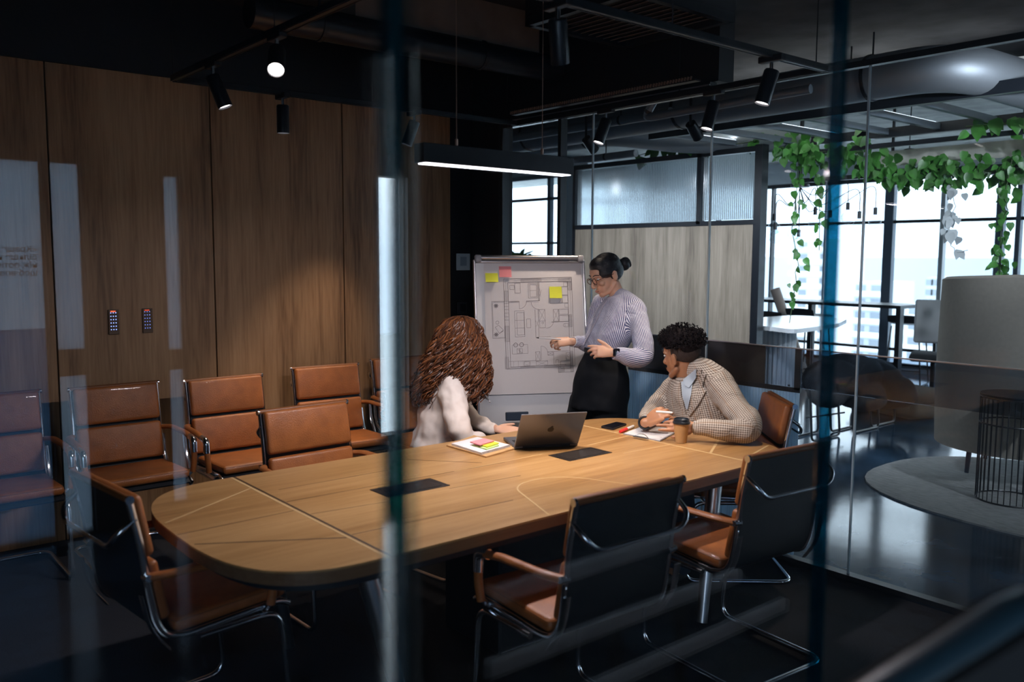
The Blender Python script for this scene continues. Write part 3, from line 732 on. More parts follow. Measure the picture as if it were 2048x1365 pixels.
# ---- standing woman ------------------------------------------------
S = 5.35
RW = dc(.55, 0, -.80).normalized(); FW = dc(-.80, 0, -.55).normalized()
root = thing('person', 'standing woman in a striped shirt and black trousers pointing a pen at the drawing', 'person', (at(1205, 800, S).x, at(1205, 800, S).y, 0))
bm = bmesh.new()
hc = at(1213, 551, 5.36); hf = dc(-.84, -.40, -.38).normalized(); hu = dc(-.28, .95, -.1).normalized()
R, g = head(bm, hc, hf, hu, 1.0)
capsule(bm, [hc+dc(.018, -.03, .0), at(1229, 577, 5.36), at(1236, 600, 5.36)], [.050, .046, .046], 16)
WR = at(1144, 684, 5.36); WL = at(1226, 706, 5.05)
armR = [at(1200, 612, 5.50), at(1196, 660, 5.52), at(1188, 694, 5.50), at(1165, 688, 5.42), WR]
armL = [at(1266, 630, 5.26), at(1283, 660, 5.20), at(1282, 704, 5.14), at(1255, 710, 5.08), WL]
arm(bm, armR, [.042, .038, .036, .030, .024]); arm(bm, armL, [.042, .038, .036, .030, .024])
loft(bm, [(at(1237, 600, S), RW*.06, FW*.05), (at(1234, 625, S), RW*.13, FW*.08), (at(1224, 660, S), RW*.13, FW*.09), (at(1208, 705, S), RW*.11, FW*.085), (at(1203, 750, S), RW*.14, FW*.11), (at(1200, 790, S), RW*.14, FW*.11)], 18)
FL = at(1180, 760, 5.40); FL.z = .08; FR_ = at(1225, 760, 5.30); FR_.z = .08
for k, (a, ft) in enumerate(((at(1190, 790, 5.42), FL), (at(1218, 790, 5.28), FR_))):
    capsule(bm, [a, a.lerp(ft, .5)+FW*.02, ft], [.085, .06, .042], 14); capsule(bm, [ft, ft+FW*.09-UPV*.03, ft+FW*.15-UPV*.045], [.036, .032, .024], 12)
hand(bm, WR, dc(-.93, .0, -.18), dc(.05, .75, -.6), 1, (.55, .75, .95, 1.1), 1.0, (.55, .8, -.5), .04)
hand(bm, WL, dc(-.94, .10, -.05), dc(.05, .45, -.85), 1, (.25, .5, .62, .7), 1.0, (.6, .8, .1), .05)
body = remeshed('body', bm, M_skinW, root, .0042, 4)
kids = [body]
# blouse
bm = bmesh.new()
loft(bm, [(at(1240, 594, S), RW*.078, FW*.066), (at(1239, 602, S), RW*.112, FW*.082), (at(1238, 618, S), RW*.165, FW*.105), (at(1232, 640, S), RW*.185, FW*.125), (at(1222, 670, S), RW*.17, FW*.135), (at(1212, 695, S), RW*.150, FW*.120), (at(1207, 706, S), RW*.125, FW*.10)], 26)
sR = [at(1200, 606, 5.49), at(1193, 640, 5.52), at(1186, 684, 5.50), at(1172, 688, 5.44), at(1158, 684, 5.39)]
capsule(bm, [at(1240, 592, S), at(1258, 604, 5.30), at(1272, 622, 5.26)], [.055, .058, .062], 14)
sL = [at(1268, 624, 5.26), at(1280, 655, 5.20), at(1287, 692, 5.14), at(1284, 716, 5.12), at(1262, 716, 5.08), at(1238, 708, 5.06)]
arm(bm, sR, [.055, .060, .058, .052, .036]); arm(bm, sL, [.064, .062, .062, .062, .056, .040])
pel = at(1207, 706, S); nk = at(1238, 590, S)
bl = remeshed('shirt', bm, M_shirtstripe, root, .0075, 5, weave_post([(pel, nk, .15, 2.2), (sR[0], sR[2], .055, 1), (sR[2], sR[4], .05, 1), (sL[0], sL[2], .065, 1), (sL[3], sL[5], .055, 1)]), .009, 9); kids.append(bl)
tr_ = bvh([bl])
bm = bmesh.new(); drape_line(bm, tr_, [(1214, 602), (1205, 616), (1194, 640), (1180, 668), (1167, 690)], .0055, (2.2, .5), .002, 8); o = finish('placket', bm, pm('shirt placket', (.55, .53, .62), .8), root, True); kids.append(o)
bm = bmesh.new()
cc = at(1236, 593, S); ring = []
Rn = frame(dc(-.6, -.35, -.3), dc(-.25, .95, 0))
for k in range(28):
    a = 2*PI*k/28; ring.append(cc+Rn @ Vector((.064*math.cos(a), .066*math.sin(a), .010*math.sin(a*1))))
tube(bm, ring, .011, 8, True, (.45, 1.5)); o = finish('collar', bm, pm('shirt collar', (.50, .48, .58), .8), root, True); kids.append(o)
for a, b2, rr in ((sR[3], WR, .034), (sL[4], WL, .040)):
    d = (b2-a).normalized(); c0 = b2-d*.030; bm = bmesh.new(); tube(bm, [c0-d*.022, c0, c0+d*.02], [rr, rr*.98, rr*.95], 18); o = finish('cuff', bm, M_shirtstripe, root, True)
    w_ = weave_post([(c0-d*.03, c0+d*.03, rr, 1)]); w_(o.data); kids.append(o)
# trousers
bm = bmesh.new()
loft(bm, [(at(1206, 700, S), RW*.125, FW*.10), (at(1205, 715, S), RW*.145, FW*.115), (at(1203, 745, S), RW*.185, FW*.145), (at(1200, 785, S), RW*.20, FW*.16), (at(1196, 815, S), RW*.205, FW*.17)], 26)
for cx_, ft, dd in ((1170, FL, 5.42), (1222, FR_, 5.30)):
    b0 = at(cx_, 790, dd); b1 = at(cx_-4, 860, dd); b2 = Vector((ft.x, ft.y, .07)); 
    loft(bm, [(b0, RH*.10, FH*.12), (b1, RH*.115, FH*.125), (b1.lerp(b2, .5), RH*.12, FH*.13), (b2, RH*.125, FH*.13)], 20)
o = remeshed('trousers', bm, M_trouser, root, .010, 5, None, .012, 6); kids.append(o)
bm = bmesh.new(); q = at(1206.5, 701, S); tube(bm, [q+RW*.127*math.cos(2*PI*k/30)+FW*.103*math.sin(2*PI*k/30) for k in range(30)], .013, 8, True, (.4, 1.3)); o = finish('waistband', bm, M_black, root, True); kids.append(o)
for ft in (FL, FR_):
    bm = bmesh.new(); capsule(bm, [ft+FW*-.03-UPV*.045, ft+FW*.06-UPV*.045, ft+FW*.17-UPV*.052], [.036, .038, .026], 12); o = finish('shoe', bm, M_black, root, True); kids.append(o)
# hair: smooth cap pulled back to a bun
bm = bmesh.new()
def hair_cap(bm, g, R, s, pts):
    for (x, y, z, a, b2, c_) in pts: ell(bm, g(x, y, z), (a*s, b2*s, c_*s), R, 3)
hair_cap(bm, g, R, 1, [(0, -.020, .052, .084, .098, .086), (0, -.040, .018, .080, .082, .080), (0, .025, .078, .068, .060, .052), (.045, .01, .035, .040, .065, .045), (-.045, .01, .035, .040, .065, .045)])
o = remeshed('hair', bm, M_hairblack, root, .005, 5); kids.append(o)
bun = g(0, -.142, .012); bm = bmesh.new(); ell(bm, bun, (.040, .034, .040), R)
for k in range(5):
    a0 = k*.6; pts = [bun+R @ Vector((.030*math.cos(a0+t*.45)*(1-.06*t), -.012-.016*math.sin(t*.5), .034*math.sin(a0+t*.45)*(1-.06*t))) for t in range(11)]; tube(bm, pts, .009, 8)
o = finish('hair_bun', bm, M_hairblack, root, True); kids.append(o)
for sx in (-1, 1):
    bm = bmesh.new(); ell(bm, g(sx*.034, .082, .008), (.013, .009, .008), R, 2); o = finish('eye', bm, M_eyew, root, True); kids.append(o)
    bm = bmesh.new(); ell(bm, g(sx*.034, .0895, .007), (.0055, .003, .006), R, 2); q = finish('iris', bm, M_black, o, True)
    bm = bmesh.new(); tube(bm, [g(sx*.016, .097, .034), g(sx*.036, .094, .040), g(sx*.054, .076, .032)], .0034, 6, False, (1, .8)); kids.append(finish('eyebrow', bm, M_hairblack, root, True))
bm = bmesh.new(); tube(bm, [g(-.019, .100, -.063), g(-.007, .105, -.066), g(.007, .105, -.066), g(.019, .100, -.063)], .0036, 8); kids.append(finish('mouth', bm, M_lips, root, True))
gl = []
bm = bmesh.new()
for sx in (-1, 1):
    cc = g(sx*.034, .106, .004); tube(bm, [cc+R @ Vector((.024*math.cos(2*PI*k/20), .004*abs(math.cos(2*PI*k/20)), .019*math.sin(2*PI*k/20))) for k in range(20)], .0022, 6, True)
    tube(bm, [g(sx*.058, .102, .010), g(sx*.076, .06, .010), g(sx*.084, -.005, .008)], .0022, 6)
tube(bm, [g(-.011, .108, .008), g(0, .112, .010), g(.011, .108, .008)], .0022, 6)
kids.append(finish('glasses', bm, pm('tortoise frame', (.05, .02, .012), .25), root, True))
wd = (WL-armL[-2]).normalized(); wc = WL-wd*.022
bm = bmesh.new(); tube(bm, [wc-wd*.009, wc+wd*.009], .030, 18); wt = finish('watch_strap', bm, M_black, root, True); kids.append(wt)
bm = bmesh.new(); fc = wc+(CAMP-wc).normalized()*.029+UPV*.004; box(bm, fc, (.040, .046, .012), frame((CAMP-wc), UPV) @ Matrix.Rotation(PI/2, 3, 'X'), .006, 3); kids.append(finish('watch_face', bm, M_screen, root, True))
wd = (WR-armR[-2]).normalized(); bm = bmesh.new(); u = wd.orthogonal().normalized(); v = wd.cross(u); c0 = WR-wd*.006
tube(bm, [c0+u*.031*math.cos(2*PI*k/24)+v*.031*math.sin(2*PI*k/24)+wd*.004*math.cos(2*PI*k/24) for k in range(24)], .0022, 6, True); kids.append(finish('bracelet', bm, M_wplast, root, True))
attach(root, kids)
# pen in her hand: a thing of its own
p0 = at(1072, 676, 5.33); p1 = at(1122, 679, 5.30)
r = thing('pen', 'white pen the standing woman points at the drawing', 'pen'); bm = bmesh.new(); tube(bm, [p0+(p1-p0)*.12, p1], .0042, 10); finish('barrel', bm, M_wplast, r, True)
bm = bmesh.new(); tube(bm, [p0, p0+(p1-p0)*.12], [.001, .004], 10); finish('tip', bm, M_black, r, True)

# ---- seated man ----------------------------------------------------
S = 4.75
FM = dc(-.76, 0, -.65).normalized(); RM = dc(.65, 0, -.76).normalized()
root = thing('person', 'seated man in a checked beige blazer with short curly black hair, hands on the table', 'person', (at(1430, 900, S).x, at(1430, 900, S).y, 0))
bm = bmesh.new(); kids = []
hc = at(1364, 714, 4.74); hf = dc(-.60, -.06, .80).normalized(); hu = dc(-.10, 1, .02).normalized()
R, g = head(bm, hc, hf, hu, 1.06, True)
capsule(bm, [hc+dc(.015, -.03, -.01), at(1374, 748, 4.75), at(1385, 776, 4.77)], [.058, .060, .072], 16)
Rw = at(1290, 846, 4.58); Lw = at(1388, 856, 4.40)
aR = [at(1344, 776, 4.90), at(1322, 812, 4.90), at(1304, 836, 4.82), Rw]; aL = [at(1438, 778, 4.60), at(1470, 812, 4.50), at(1500, 862, 4.36), at(1440, 860, 4.36), Lw]
arm(bm, aR, [.05, .044, .040, .027]); arm(bm, aL, [.05, .046, .042, .036, .027])
loft(bm, [(at(1386, 752, S), RM*.09, FM*.07), (at(1392, 780, S), RM*.15, FM*.10), (at(1405, 830, S), RM*.15, FM*.11), (at(1425, 890, S+.06), RM*.14, FM*.11), (at(1432, 925, S+.08), RM*.15, FM*.12)], 18)
hip = at(1432, 925, S+.08); kn = [hip+FM*.45+RM*.12, hip+FM*.45-RM*.12]
for sx, k in zip((1, -1), kn):
    k.z = .56; f0 = Vector((k.x, k.y, .07)); capsule(bm, [hip+RM*.09*sx, k, (k+f0)/2, f0], [.085, .062, .052, .04], 14); capsule(bm, [f0, f0+FM*.15-UPV*.035], [.036, .028], 12)
hand(bm, Rw, dc(.62, .52, -.30), dc(-.45, .55, -.65), 1, (.55, .6, .65, .7), 1.08, (.3, .9, .1), .03)
hand(bm, Lw, dc(-.94, .16, .05), dc(.1, .5, -.85), -1, (.02, .12, .45, .55), 1.08, (.5, .8, -.2), .10, (.082, .088, .075, .06))
body = remeshed('body', bm, M_skinM, root, .0045, 4); kids.append(body)
bm = bmesh.new()
loft(bm, [(at(1388, 754, S), RM*.10, FM*.085), (at(1392, 763, S), RM*.165, FM*.105), (at(1396, 785, S), RM*.205, FM*.130), (at(1405, 830, S+.01), RM*.205, FM*.150), (at(1420, 880, S+.04), RM*.20, FM*.155), (at(1430, 915, S+.08), RM*.195, FM*.155)], 26)
capsule(bm, [at(1392, 736, 4.72), at(1416, 748, 4.66), at(1440, 768, 4.60)], [.07, .075, .08], 14); capsule(bm, [at(1384, 742, 4.80), at(1362, 762, 4.86), at(1348, 782, 4.9)], [.06, .065, .07], 14)
sR = [at(1346, 780, 4.89), at(1322, 808, 4.90), at(1304, 826, 4.80), at(1294, 834, 4.66)]; sL = [at(1440, 774, 4.60), at(1470, 815, 4.48), at(1500, 852, 4.35), at(1488, 864, 4.33), at(1440, 858, 4.34), at(1396, 856, 4.38)]
arm(bm, sR, [.072, .066, .058, .042]); arm(bm, sL, [.080, .074, .066, .060, .052, .042])
pel = at(1430, 915, S+.08); nk = at(1388, 754, S)
bz = remeshed('blazer', bm, M_blazer, root, .0085, 5, weave_post([(pel, nk, .17, 2.4), (sR[0], sR[1], .065, 1), (sR[1], sR[3], .05, 1), (sL[0], sL[2], .07, 1), (sL[3], sL[5], .055, 1)]), .012, 8); kids.append(bz)
tr_ = bvh([bz])
bm = bmesh.new(); drape_poly(bm, tr_, [(1362, 764), (1364, 790), (1372, 818)], [(1386, 760), (1382, 790), (1375, 820)], 8, 4, .006, .003); kids.append(finish('shirt', bm, M_bluecloth, root, True))
for nm, A, B in (('lapel', [(1384, 752), (1402, 740), (1398, 780), (1384, 812), (1376, 830)], [(1412, 748), (1404, 774), (1412, 782), (1396, 810), (1378, 834)]), ('lapel', [(1360, 762), (1362, 792), (1372, 826)], [(1346, 772), (1350, 800), (1371, 828)])):
    bm = bmesh.new(); drape_poly(bm, tr_, A, B, 12, 3, .009, .003); o = finish(nm, bm, M_blazer, root, True); weave_post([(pel, nk, .17, 2.4)])(o.data); kids.append(o)
bm = bmesh.new(); drape_poly(bm, tr_, [(1366, 760), (1370, 772), (1378, 776)], [(1392, 738), (1392, 756), (1384, 768)], 6, 3, .012, .004); kids.append(finish('collar', bm, M_bluecloth, root, True))
for c_, a in ((aR, Rw), (aL, Lw)):
    d = (a-c_[-2]).normalized(); c0 = a-d*.012; bm = bmesh.new(); tube(bm, [c0-d*.02, c0+d*.012], [.036, .035], 18); kids.append(finish('cuff', bm, M_bluecloth, root, True))
d = (Rw-aR[-2]).normalized(); c0 = Rw+d*.004; u = d.orthogonal().normalized(); v = d.cross(u)
bm = bmesh.new(); tube(bm, [c0+u*.032*math.cos(2*PI*k/24)+v*.032*math.sin(2*PI*k/24) for k in range(24)], .006, 8, True); kids.append(finish('watch', bm, M_black, root, True))
bm = bmesh.new()
for sx, k in zip((1, -1), kn):
    f0 = Vector((k.x, k.y, .10)); capsule(bm, [hip+RM*.09*sx, k, (k+f0)/2, f0], [.11, .085, .075, .07], 16)
ell(bm, hip, (.19, .17, .12)); kids.append(remeshed('trousers', bm, M_jeans, root, .012, 4))
for k in kn:
    bm = bmesh.new(); capsule(bm, [Vector((k.x, k.y, .04)), Vector((k.x, k.y, .038))+FM*.17], [.042, .034], 12); kids.append(finish('shoe', bm, M_black, root, True))
# hair: faded sides, curly top
bm = bmesh.new(); s = 1.06
hair_cap(bm, g, R, s, [(0, -.022, .040, .0775, .092, .078)])
kids.append(remeshed('hair_fade', bm, pm('short faded hair', (.035, .022, .018), .8, bump=.5, bscale=250), root, .005, 2))
bm = bmesh.new(); hair_cap(bm, g, R, s, [(0, -.012, .088, .082, .104, .062), (0, .035, .095, .070, .062, .046), (0, -.065, .065, .074, .052, .062)])
random.seed(5)
base = [v.co.copy() for v in bm.verts]
cols = []
for k in range(900):
    p = random.choice(base); n0 = (p-g(0, -.012, .06)).normalized(); 
    if (R.transposed() @ (p-hc)).z < .055: continue
    t1 = n0.orthogonal().normalized(); t2 = n0.cross(t1); ph = random.random()*6.28; rr = random.uniform(.005, .009)
    pts = [p+n0*(-.004+.0045*j)+(t1*math.cos(ph+j*1.15)+t2*math.sin(ph+j*1.15))*rr for j in range(9)]
    tube(bm, pts, .0022, 4)
kids.append(finish('hair', bm, pm('tight black curls', (.010, .007, .008), .95, spec=.15), root, True))
bm = bmesh.new(); capsule(bm, [g(-.02, .098, -.055), g(0, .104, -.052), g(.02, .098, -.055)], [.004, .005, .004], 8); ell(bm, g(0, .088, -.100), (.014, .010, .009), R, 2); kids.append(finish('goatee', bm, M_hairblack, root, True))
for sx in (-1, 1):
    bm = bmesh.new(); ell(bm, g(sx*.034, .082, .008), (.013, .009, .008), R, 2); o = finish('eye', bm, M_eyew, root, True); kids.append(o)
    bm = bmesh.new(); tube(bm, [g(sx*.016, .099, .036), g(sx*.036, .096, .042), g(sx*.056, .078, .034)], .0042, 6); kids.append(finish('eyebrow', bm, M_hairblack, root, True))
attach(root, kids)
p0 = at(1312, 824, 4.42); p1 = at(1340, 826, 4.40)
r = thing('marker', 'white marker between the fingers of the seated man', 'marker'); bm = bmesh.new(); tube(bm, [p0, p1], .0062, 12); finish('barrel', bm, M_wplast, r, True); bm = bmesh.new(); tube(bm, [p1, p1+(p1-p0)*.18], [.0064, .005], 12); finish('cap', bm, M_white, r, True)

# ---- seated curly haired woman --------------------------------------
S = 4.8
FC = dc(.94, 0, .34).normalized(); RC = dc(.34, 0, -.94).normalized()      # RC towards her right arm, nearest the camera
root = thing('person', 'seated woman seen from behind with long auburn curls and a cream blouse', 'person', (at(880, 880, S).x, at(880, 880, S).y, 0))
bm = bmesh.new(); kids = []
hc = at(921, 684, 4.80); hf = dc(.80, -.08, .58).normalized(); hu = dc(.05, 1, 0).normalized()
R, g = head(bm, hc, hf, hu, 1.0)
capsule(bm, [hc+dc(-.02, -.03, 0), at(908, 728, S), at(900, 752, S)], [.048, .046, .055], 14)
Rw = at(972, 888, 4.66); Lw = at(993, 859, 4.86)
aR = [at(902, 792, 4.66), at(914, 826, 4.58), at(928, 872, 4.56), Rw]; aL = [at(892, 772, 4.97), at(925, 820, 5.0), at(950, 848, 4.98), Lw]
arm(bm, aR, [.042, .038, .034, .024]); arm(bm, aL, [.042, .038, .034, .024])
loft(bm, [(at(900, 748, S), RC*.07, FC*.06), (at(895, 772, S), RC*.13, FC*.08), (at(888, 820, S), RC*.13, FC*.095), (at(880, 870, S), RC*.12, FC*.09), (at(876, 905, S), RC*.15, FC*.12)], 18)
hip = at(880, 912, S); kn = [hip+FC*.40+RC*.16+dc(.05, 0, 0), hip+FC*.42-RC*.04]
for sx, k in zip((1, -1), kn):
    k.z = .56; f0 = Vector((k.x, k.y, .07)); capsule(bm, [hip+RC*.09*sx, k, (k+f0)/2, f0], [.080, .060, .048, .036], 14); capsule(bm, [f0, f0+FC*.14-UPV*.035], [.033, .026], 12)
hand(bm, Rw, dc(.75, -.2, .3), dc(-.1, .8, -.5), 1, (.3, .3, .35, .4)); hand(bm, Lw, dc(.95, -.06, -.2), dc(0, .85, -.5), -1, (.25, .3, .35, .4), 1.0)
body = remeshed('body', bm, M_skinW, root, .0045, 4); kids.append(body)
bm = bmesh.new()
loft(bm, [(at(900, 744, S), RC*.085, FC*.07), (at(898, 756, S), RC*.14, FC*.09), (at(894, 778, S), RC*.185, FC*.115), (at(886, 830, S), RC*.175, FC*.135), (at(877, 870, S), RC*.18, FC*.145), (at(872, 888, S), RC*.185, FC*.15), (at(874, 898, S), RC*.165, FC*.13)], 26)
capsule(bm, [at(898, 758, 4.76), at(903, 776, 4.68), at(906, 792, 4.65)], [.066, .072, .074], 14)
sR = [at(904, 786, 4.65), at(914, 825, 4.57), at(926, 868, 4.55), at(940, 878, 4.57), at(962, 884, 4.63)]; sL = [at(894, 772, 4.96), at(928, 818, 4.99), at(952, 846, 4.97), at(984, 857, 4.88)]
arm(bm, sR, [.074, .068, .062, .052, .036]); arm(bm, sL, [.07, .058, .05, .036])
bl = remeshed('blouse', bm, M_cream, root, .008, 4, None, .021, 9); kids.append(bl)
bm = bmesh.new()
for sx, k in zip((1, -1), kn):
    f0 = Vector((k.x, k.y, .09)); capsule(bm, [hip+RC*.08*sx, k, (k+f0)/2, f0], [.10, .075, .062, .055], 16)
ell(bm, hip, (.18, .16, .11)); kids.append(remeshed('trousers', bm, M_trouser, root, .012, 4))
for k in kn:
    bm = bmesh.new(); capsule(bm, [Vector((k.x, k.y, .04)), Vector((k.x, k.y, .036))+FC*.15], [.038, .030], 12); kids.append(finish('shoe', bm, M_black, root, True))
# hair
M_curl = bpy.data.materials.new('auburn curls'); M_curl.use_nodes = True; nn = M_curl.node_tree; bb = nn.nodes['Principled BSDF']; bb.inputs['Roughness'].default_value = .42
aa = nn.nodes.new('ShaderNodeAttribute'); aa.attribute_name = 'lock'; rr_ = nn.nodes.new('ShaderNodeValToRGB'); nn.links.new(aa.outputs['Fac'], rr_.inputs[0]); nn.links.new(rr_.outputs[0], bb.inputs['Base Color'])
rr_.color_ramp.elements[0].color = (.022, .009, .006, 1); rr_.color_ramp.elements[1].color = (.27, .095, .032, 1); k_ = rr_.color_ramp.elements.new(.5); k_.color = (.095, .033, .014, 1)
prof = [(0, 633, 921, 0.03, .03), (.10, 641, 920, .085, .085), (.22, 660, 919, .118, .105), (.38, 690, 917, .142, .125), (.55, 722, 912, .172, .140), (.72, 755, 906, .195, .15), (.88, 785, 899, .200, .145), (1.0, 806, 893, .178, .12)]
def hair_pt(u, az):
    for a, b2 in zip(prof, prof[1:]):
        if u <= b2[0]: break
    f = min(1, max(0, (u-a[0])/(b2[0]-a[0]))); L2 = [a[i]+(b2[i]-a[i])*f for i in range(5)]
    return at(L2[2], L2[1], S)+dc(L2[3]*math.cos(az), 0, L2[4]*math.sin(az))
bm = bmesh.new(); secs = []
for k in range(13):
    u = k/12*.93; c0 = (hair_pt(u, 0)+hair_pt(u, PI))/2; a = (hair_pt(u, 0)-c0)*.84; b2 = (hair_pt(u, PI/2)-c0)*.84; secs.append((c0, a, b2))
loft(bm, secs, 28); 
# part the mass over the near shoulder
for v in bm.verts:
    pass
n0 = len(bm.verts); lock = [0.0]*n0
random.seed(11)
for k in range(760):
    az = random.uniform(-PI, PI); u0 = random.choice((random.uniform(0, .12), random.uniform(0, .45))); u1 = random.uniform(.80, 1.03)
    lat = math.cos(az)
    if math.sin(az) < -.1 and -.35 < lat < .20 and u1 > .78: u1 = random.uniform(.60, .72)      # hair parts over the near shoulder
    if lat > .6: u1 = min(u1, random.uniform(.86, 1.0))
    rad = random.uniform(.9, 1.10); ph = random.random()*6.28; turns = random.uniform(4.5, 8)*(u1-u0); amp = random.uniform(.007, .019); az1 = az+random.uniform(-.22, .22)
    N = int(34*(u1-u0))+6; pts = []; sh = random.betavariate(1.7, 1.5)
    for j in range(N):
        t = j/(N-1); u = u0+(u1-u0)*t; A = az+(az1-az)*t; p = hair_pt(min(u, 1), A); c0 = (hair_pt(min(u, 1), 0)+hair_pt(min(u, 1), PI))/2
        p = c0+(p-c0)*rad; 
        if u > 1: p.z -= (u-1)*.5
        rdir = (p-c0); rdir.z = 0; rdir = rdir.normalized() if rdir.length > 1e-5 else RH; tdir = rdir.cross(UPV); am = amp*min(1, .25+t*1.8)
        w_ = 2*PI*turns*t+ph; p = p+rdir*math.cos(w_)*am+tdir*math.sin(w_)*am*1.2; pts.append(p)
    rs = [.0038*(1-.5*(j/(N-1))**3) for j in range(N)]
    nb = len(bm.verts); tube(bm, pts, rs, 5); lock += [sh]*(len(bm.verts)-nb)
hr = finish('hair', bm, M_curl, root, True); kids.append(hr)
al = hr.data.attributes.new('lock', 'FLOAT', 'POINT'); al.data.foreach_set('value', lock)
attach(root, kids)
a = at(962, 778, 4.74); b2 = at(980, 805, 4.70)
r = thing('pencil', 'dark grey pencil sticking out of the curly hair', 'pencil'); bm = bmesh.new(); tube(bm, [a+(a-b2)*.8, b2+(a-b2)*.12], .0042, 8); finish('barrel', bm, pm('graphite grey', (.06, .06, .06), .4), r, True); bm = bmesh.new(); tube(bm, [b2+(a-b2)*.12, b2], .0044, 8); finish('end_cap', bm, M_greyplastic, r, True)
#@@PROPS
# ------------------------------------------------------------------ flip chart and what hangs on it
BL = at(944, 845, 5.50); BL2 = at(946, 520, 5.60); BR2 = at(1168, 528, 5.75)
Uv = (BR2-BL2); Uv.z = 0; BW = Uv.length; Uv.normalize(); Vv = (BL2-BL); Vv = (Vv-Uv*Vv.dot(Uv)); BHt = Vv.length*1.06; Vv.normalize(); Nv = Uv.cross(Vv); 
if Nv.dot(CAMP-BL) < 0: Nv = -Nv
B0 = BL2-Vv*BHt
RB = Matrix((Uv, Vv, Nv)).transposed()
def bp(u, v, n=0): return B0+Uv*u+Vv*v+Nv*n
board = thing('flip_chart', 'white flip chart easel with a silver clamp bar holding the floor plan', 'flip chart', (B0.x, B0.y, 0))
def bpart(name, bm, mat, parent=board, smooth=False):
    o = finish(name, bm, mat, None, smooth); bpy.context.view_layer.update(); o.parent = parent; o.matrix_parent_inverse = parent.matrix_world.inverted(); return o
bm = bmesh.new(); box(bm, bp(BW/2, BHt/2, -.012), (BW, BHt, .02), RB, .004, 2); bpart('board_panel', bm, M_white)
bm = bmesh.new()
for c, s_ in ((bp(.006, BHt/2), (.014, BHt, .03)), (bp(BW-.006, BHt/2), (.014, BHt, .03)), (bp(BW/2, .006), (BW, .014, .03))): box(bm, c, s_, RB, .004, 2)
bpart('board_frame', bm, M_alu)
bm = bmesh.new(); tube(bm, [bp(.04, BHt+.012, .012), bp(BW-.03, BHt+.012, .012)], .017, 16); bpart('clamp_bar', bm, M_alu, board, True)
bm = bmesh.new(); box(bm, bp(BW/2, BHt-.016, .016), (BW-.06, .014, .012), RB, .003, 2); bpart('clamp_strip', bm, M_alu)
for u in (.03, BW-.03):
    bm = bmesh.new(); box(bm, bp(u, BHt+.004, .010), (.045, .052, .045), RB, .012, 3); bpart('clamp_end', bm, M_greyplastic, board, True)
bm = bmesh.new(); box(bm, bp(BW*.42, -.03, .04), (BW*.8, .012, .07), RB, .004, 2); box(bm, bp(BW*.42, -.018, .075), (BW*.8, .03, .004), RB); bpart('pen_tray', bm, M_alu)
for u in (.10, BW-.10):
    bm = bmesh.new(); p = bp(u, .02, -.03); q = Vector((p.x, p.y, 0))+Vector((Nv.x, Nv.y, 0))*.18+Uv*(-.12 if u < .3 else .12); tube(bm, [p, q], .013, 10); bpart('leg', bm, M_alu, board, True)
bm = bmesh.new(); p = bp(BW/2, BHt*.7, -.03); q = Vector((p.x, p.y, 0))-Vector((Nv.x, Nv.y, 0))*.05; tube(bm, [p, q], .013, 10); bpart('leg', bm, M_alu, board, True)
# eraser on the tray
r = thing('whiteboard_eraser', 'black eraser box standing on the flip chart tray', 'eraser', (0, 0, 0)); bm = bmesh.new(); box(bm, at(1034, 833, 5.43), (.145, .055, .03), RB, .006, 2); finish('body', bm, pm('navy plastic', (.02, .035, .06), .4), r)
bm = bmesh.new(); box(bm, at(1034, 833, 5.43)+Nv*-.018, (.14, .05, .008), RB, .002, 1); finish('felt_pad', bm, M_charcoalfab, r)
# paper sheet (a little curl at the bottom)
SC = BW/900
def uv(x, y): return ((x-100)*SC, BHt-(y-88-(x-100)*.028)/1243)
paper = thing('floor_plan_sheet', 'large paper sheet with an apartment floor plan clamped on the flip chart', 'paper', (B0.x, B0.y, B0.z))
rows = []; bm = bmesh.new(); (u0, vt), (u1, _) = uv(182, 118), uv(968, 118); vb = uv(240, 1180)[1]
for i in range(15):
    t = i/14; v = vt+(vb-vt)*t; cur = .004+.018*max(0, t-.75)**2*16*.25
    rows.append([(bm.verts.new(bp(u0+(u1-u0)*j/6, v, cur+.0006)), bm.verts.new(bp(u0+(u1-u0)*j/6, v, cur))) for j in range(7)])
for a, b in zip(rows, rows[1:]):
    for j in range(6): bm.faces.new((a[j][0], b[j][0], b[j+1][0], a[j+1][0])); bm.faces.new((a[j][1], a[j+1][1], b[j+1][1], b[j][1]))
o = bpart('sheet', bm, M_paper, paper, True)
bm = bmesh.new(); LW = .0019
def ln(x0, y0, x1, y1, w=1.0):
    a = uv(x0, y0); b = uv(x1, y1); pa, pb = bp(*a, .0052), bp(*b, .0052); d = pb-pa
    if d.length < 1e-5: return
    d.normalize(); s_ = Nv.cross(d).normalized()*LW*w/2; vs = [bm.verts.new(p+q) for p, q in ((pa, s_), (pa, -s_), (pb, -s_), (pb, s_))]; t_ = [bm.verts.new(v.co+Nv*.0004) for v in vs]
    bm.faces.new(t_)
    for i in range(4): bm.faces.new((vs[i], vs[(i+1) % 4], t_[(i+1) % 4], t_[i]))
def rc(x0, y0, x1, y1, w=.8): ln(x0, y0, x1, y0, w); ln(x1, y0, x1, y1, w); ln(x1, y1, x0, y1, w); ln(x0, y1, x0, y0, w)
def arc(cx, cy, r, a0, a1, n=10, w=.8):
    for k in range(n):
        p = [math.radians(a0+(a1-a0)*q/n) for q in (k, k+1)]; ln(cx+r*math.cos(p[0]), cy+r*math.sin(p[0]), cx+r*math.cos(p[1]), cy+r*math.sin(p[1]), w)
